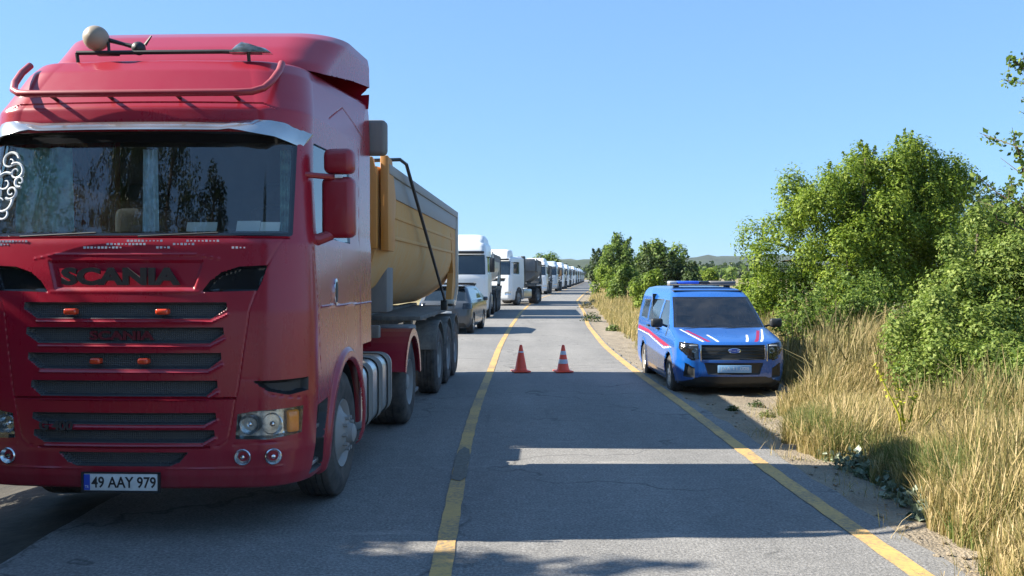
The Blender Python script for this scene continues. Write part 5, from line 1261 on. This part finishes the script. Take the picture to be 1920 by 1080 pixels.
    for hl in o.get('headlight', []):
        sd = 1 if sum(v.co.x for v in hl.data.vertices) > 0 else -1
        b = MB(); b.lathe([(.03, .01), (.02, .03), (0, .045)], (sd * .60, .085, .775), 'Y', 16); b.build('reflector', M['reflector'], hl); b = MB(); b.lathe([(.03, .01), (.02, .03), (0, .04)], (sd * .70, .13, .80), 'Y', 16); b.build('reflector', M['reflector'], hl)
        b = MB(); b.box(sd * .62 - .06, sd * .62 + .06, .06, .08, .845, .86, .003); b.build('daytime_lamp', M['decal_white'], hl)
    b = MB()
    for zz in (.67, .72, .77, .82): b.box(-.49, .49, .045, .06, zz - .006, zz + .006, .002)
    b.build('grille_bar', M['gloss_black'], T)
    for sd in (-1, 1):
        b = MB(); b.box(sd * .515 - .008, sd * .515 + .008, .03, .06, .61, .87, .004); b.build('grille_trim', M['chrome'], T)
    b = MB(); b.lathe([(0, .001), (-.008, .055), (0, .066), (.02, .066)], (0, 0, 0), 'Y', 28); em = b.build('emblem', M['chrome'], T); em.location = (0, .012, .772); em.scale = (1.55, 1, .62)
    b = MB(); b.lathe([(-.010, .001), (-.010, .052), (0, .054)], (0, 0, 0), 'Y', 28); e2 = b.build('emblem_field', M['plate_blue'], em)
    text_obj('emblem_lettering', 'Ford', .06, M['decal_white'], em, (0, -.0105, 0), fit=(.078, .042), depth=.001)
    b = MB(); b.box(-.26, .26, -.02, -.006, .435, .55, .004); pl = b.build('number_plate', M['plate_pale'], T)
    text_obj('plate_number', 'JAA 11 008', .08, M['decal_white'], pl, (0, -.021, .4925), fit=(.44, .07), depth=.001)
    for sd in (-1, 1):
        b = MB(); b.box(sd * 1.0 - .10, sd * 1.0 + .10, 1.18, 1.28, 1.07, 1.22, .04, 3); b.build('side_mirror', M['black'], T)
        b = MB(); b.tube([(sd * .82, 1.25, 1.08), (sd * .92, 1.24, 1.12)], .02, 6); b.build('mirror_arm', M['black'], T)
        wheel(T, sd * .87, .82, .32, .21, sd, 'car', 36); wheel(T, sd * .87, 3.51, .32, .21, sd, 'car', 36)
        for yy in (1.90, 2.9):
            b = MB(); b.box(min(sd * .85, sd * .905), max(sd * .85, sd * .905), yy - .09, yy + .09, 1.0, 1.03, .008); b.build('door_handle', M['black'], T)
        b = MB(); b.box(min(sd * .60, sd * .83), max(sd * .60, sd * .83), .4, 1.25, .25, .8); b.box(min(sd * .60, sd * .83), max(sd * .60, sd * .83), 3.1, 3.95, .25, .8)
        b.build('wheel_housing', M['black'], T)
    # light bar
    b = MB(); b.box(-.60, .60, 2.28, 2.56, 1.755, 1.785, .012); lb = b.build('light_bar', M['chassis'], T)
    for x0, x1, m in ((-.60, -.46, 'lightbar'), (-.45, -.06, 'beaconblue'), (-.05, .12, 'gloss_black'), (.13, .60, 'rim_grey')):
        b = MB(); b.box(x0, x1, 2.29, 2.55, 1.785, 1.84, .02, 2); b.build('beacon', M[m], lb)
    b = MB(); b.box(-.5, -.42, 2.34, 2.5, 1.72, 1.77); b.build('bar_foot', M['black'], lb); b = MB(); b.box(.42, .5, 2.34, 2.5, 1.72, 1.77); b.build('bar_foot', M['black'], lb)
    b = MB(); b.box(-.74, .74, 1.0, 1.5, .85, 1.08, .04); b.box(-.8, .8, 1.2, 4.1, .26, .32); b.build('dashboard', M['interior'], T)
    for x in (-.37, .37):
        b = MB(); b.box(x - .24, x + .24, 1.9, 2.35, .55, .70, .05, 2); b.box(x - .23, x + .23, 2.28, 2.42, .68, 1.22, .05, 2); b.box(x - .12, x + .12, 2.30, 2.40, 1.22, 1.42, .04, 2); b.build('seat', M['seat'], T)
    b = MB(); b.box(-.8, .8, 2.9, 2.94, .4, 1.6); b.box(-.6, .6, 1.85, 3.0, 1.66, 1.68); b.build('partition', M['interior'], T)
    b = MB(); b.tube([(-.6, .93, 1.06), (-.05, 1.0, 1.10)], .007, 5); b.build('wiper', M['black'], T); b = MB(); b.tube([(.0, .90, 1.06), (.5, .97, 1.10)], .007, 5); b.build('wiper', M['black'], T)
van()

# ------------------------------------------------------------------ traffic cones
def cone(x, y, bands, label, tilt=0):
    T = empty('traffic_cone', (x, y, .012)); tag(T, label, 'cone', 'traffic cones across the right lane')
    b = MB(); prof = [(.03, .13), (.05, .115), (.50, .028), (.515, .02), (.515, .0005)]; b.lathe(prof, (0, 0, 0), 'Z', 28); b.build('cone_body', M['cone'], T)
    b = MB(); b.box(-.165, .165, -.165, .165, 0, .025, .008, 2); b.build('base', M['cone'], T)
    for z0, z1 in bands:
        r = lambda z: .115 - (z - .05) / .45 * .087
        b = MB(); b.lathe([(z0, r(z0) - .001), (z0, r(z0) + .002), (z1, r(z1) + .002), (z1, r(z1) - .001)], (0, 0, 0), 'Z', 28); b.build('reflective_band', M['decal_white'], T)
    T.rotation_euler = (R(tilt), 0, R(12))
cone(.17, 17.35, [(.37, .395)], 'orange-red traffic cone on the left with one narrow white band')
cone(.98, 17.35, [(.16, .24), (.33, .40)], 'orange-red traffic cone on the right with two white bands')

# ------------------------------------------------------------------ air
def haze():
    b = MB(); b.box(-3400, 3400, -300, 2900, -3, 70)
    m = bpy.data.materials.new('haze'); m.use_nodes = True; t = m.node_tree; t.nodes.clear()
    o = t.nodes.new('ShaderNodeOutputMaterial'); v = t.nodes.new('ShaderNodeVolumePrincipled')
    v.inputs['Density'].default_value = 0.00007; v.inputs['Color'].default_value = (.75, .85, 1.0, 1); v.inputs['Anisotropy'].default_value = .3
    t.links.new(v.outputs[0], o.inputs['Volume'])
    tag(b.build('haze', m), kind='stuff')
haze()
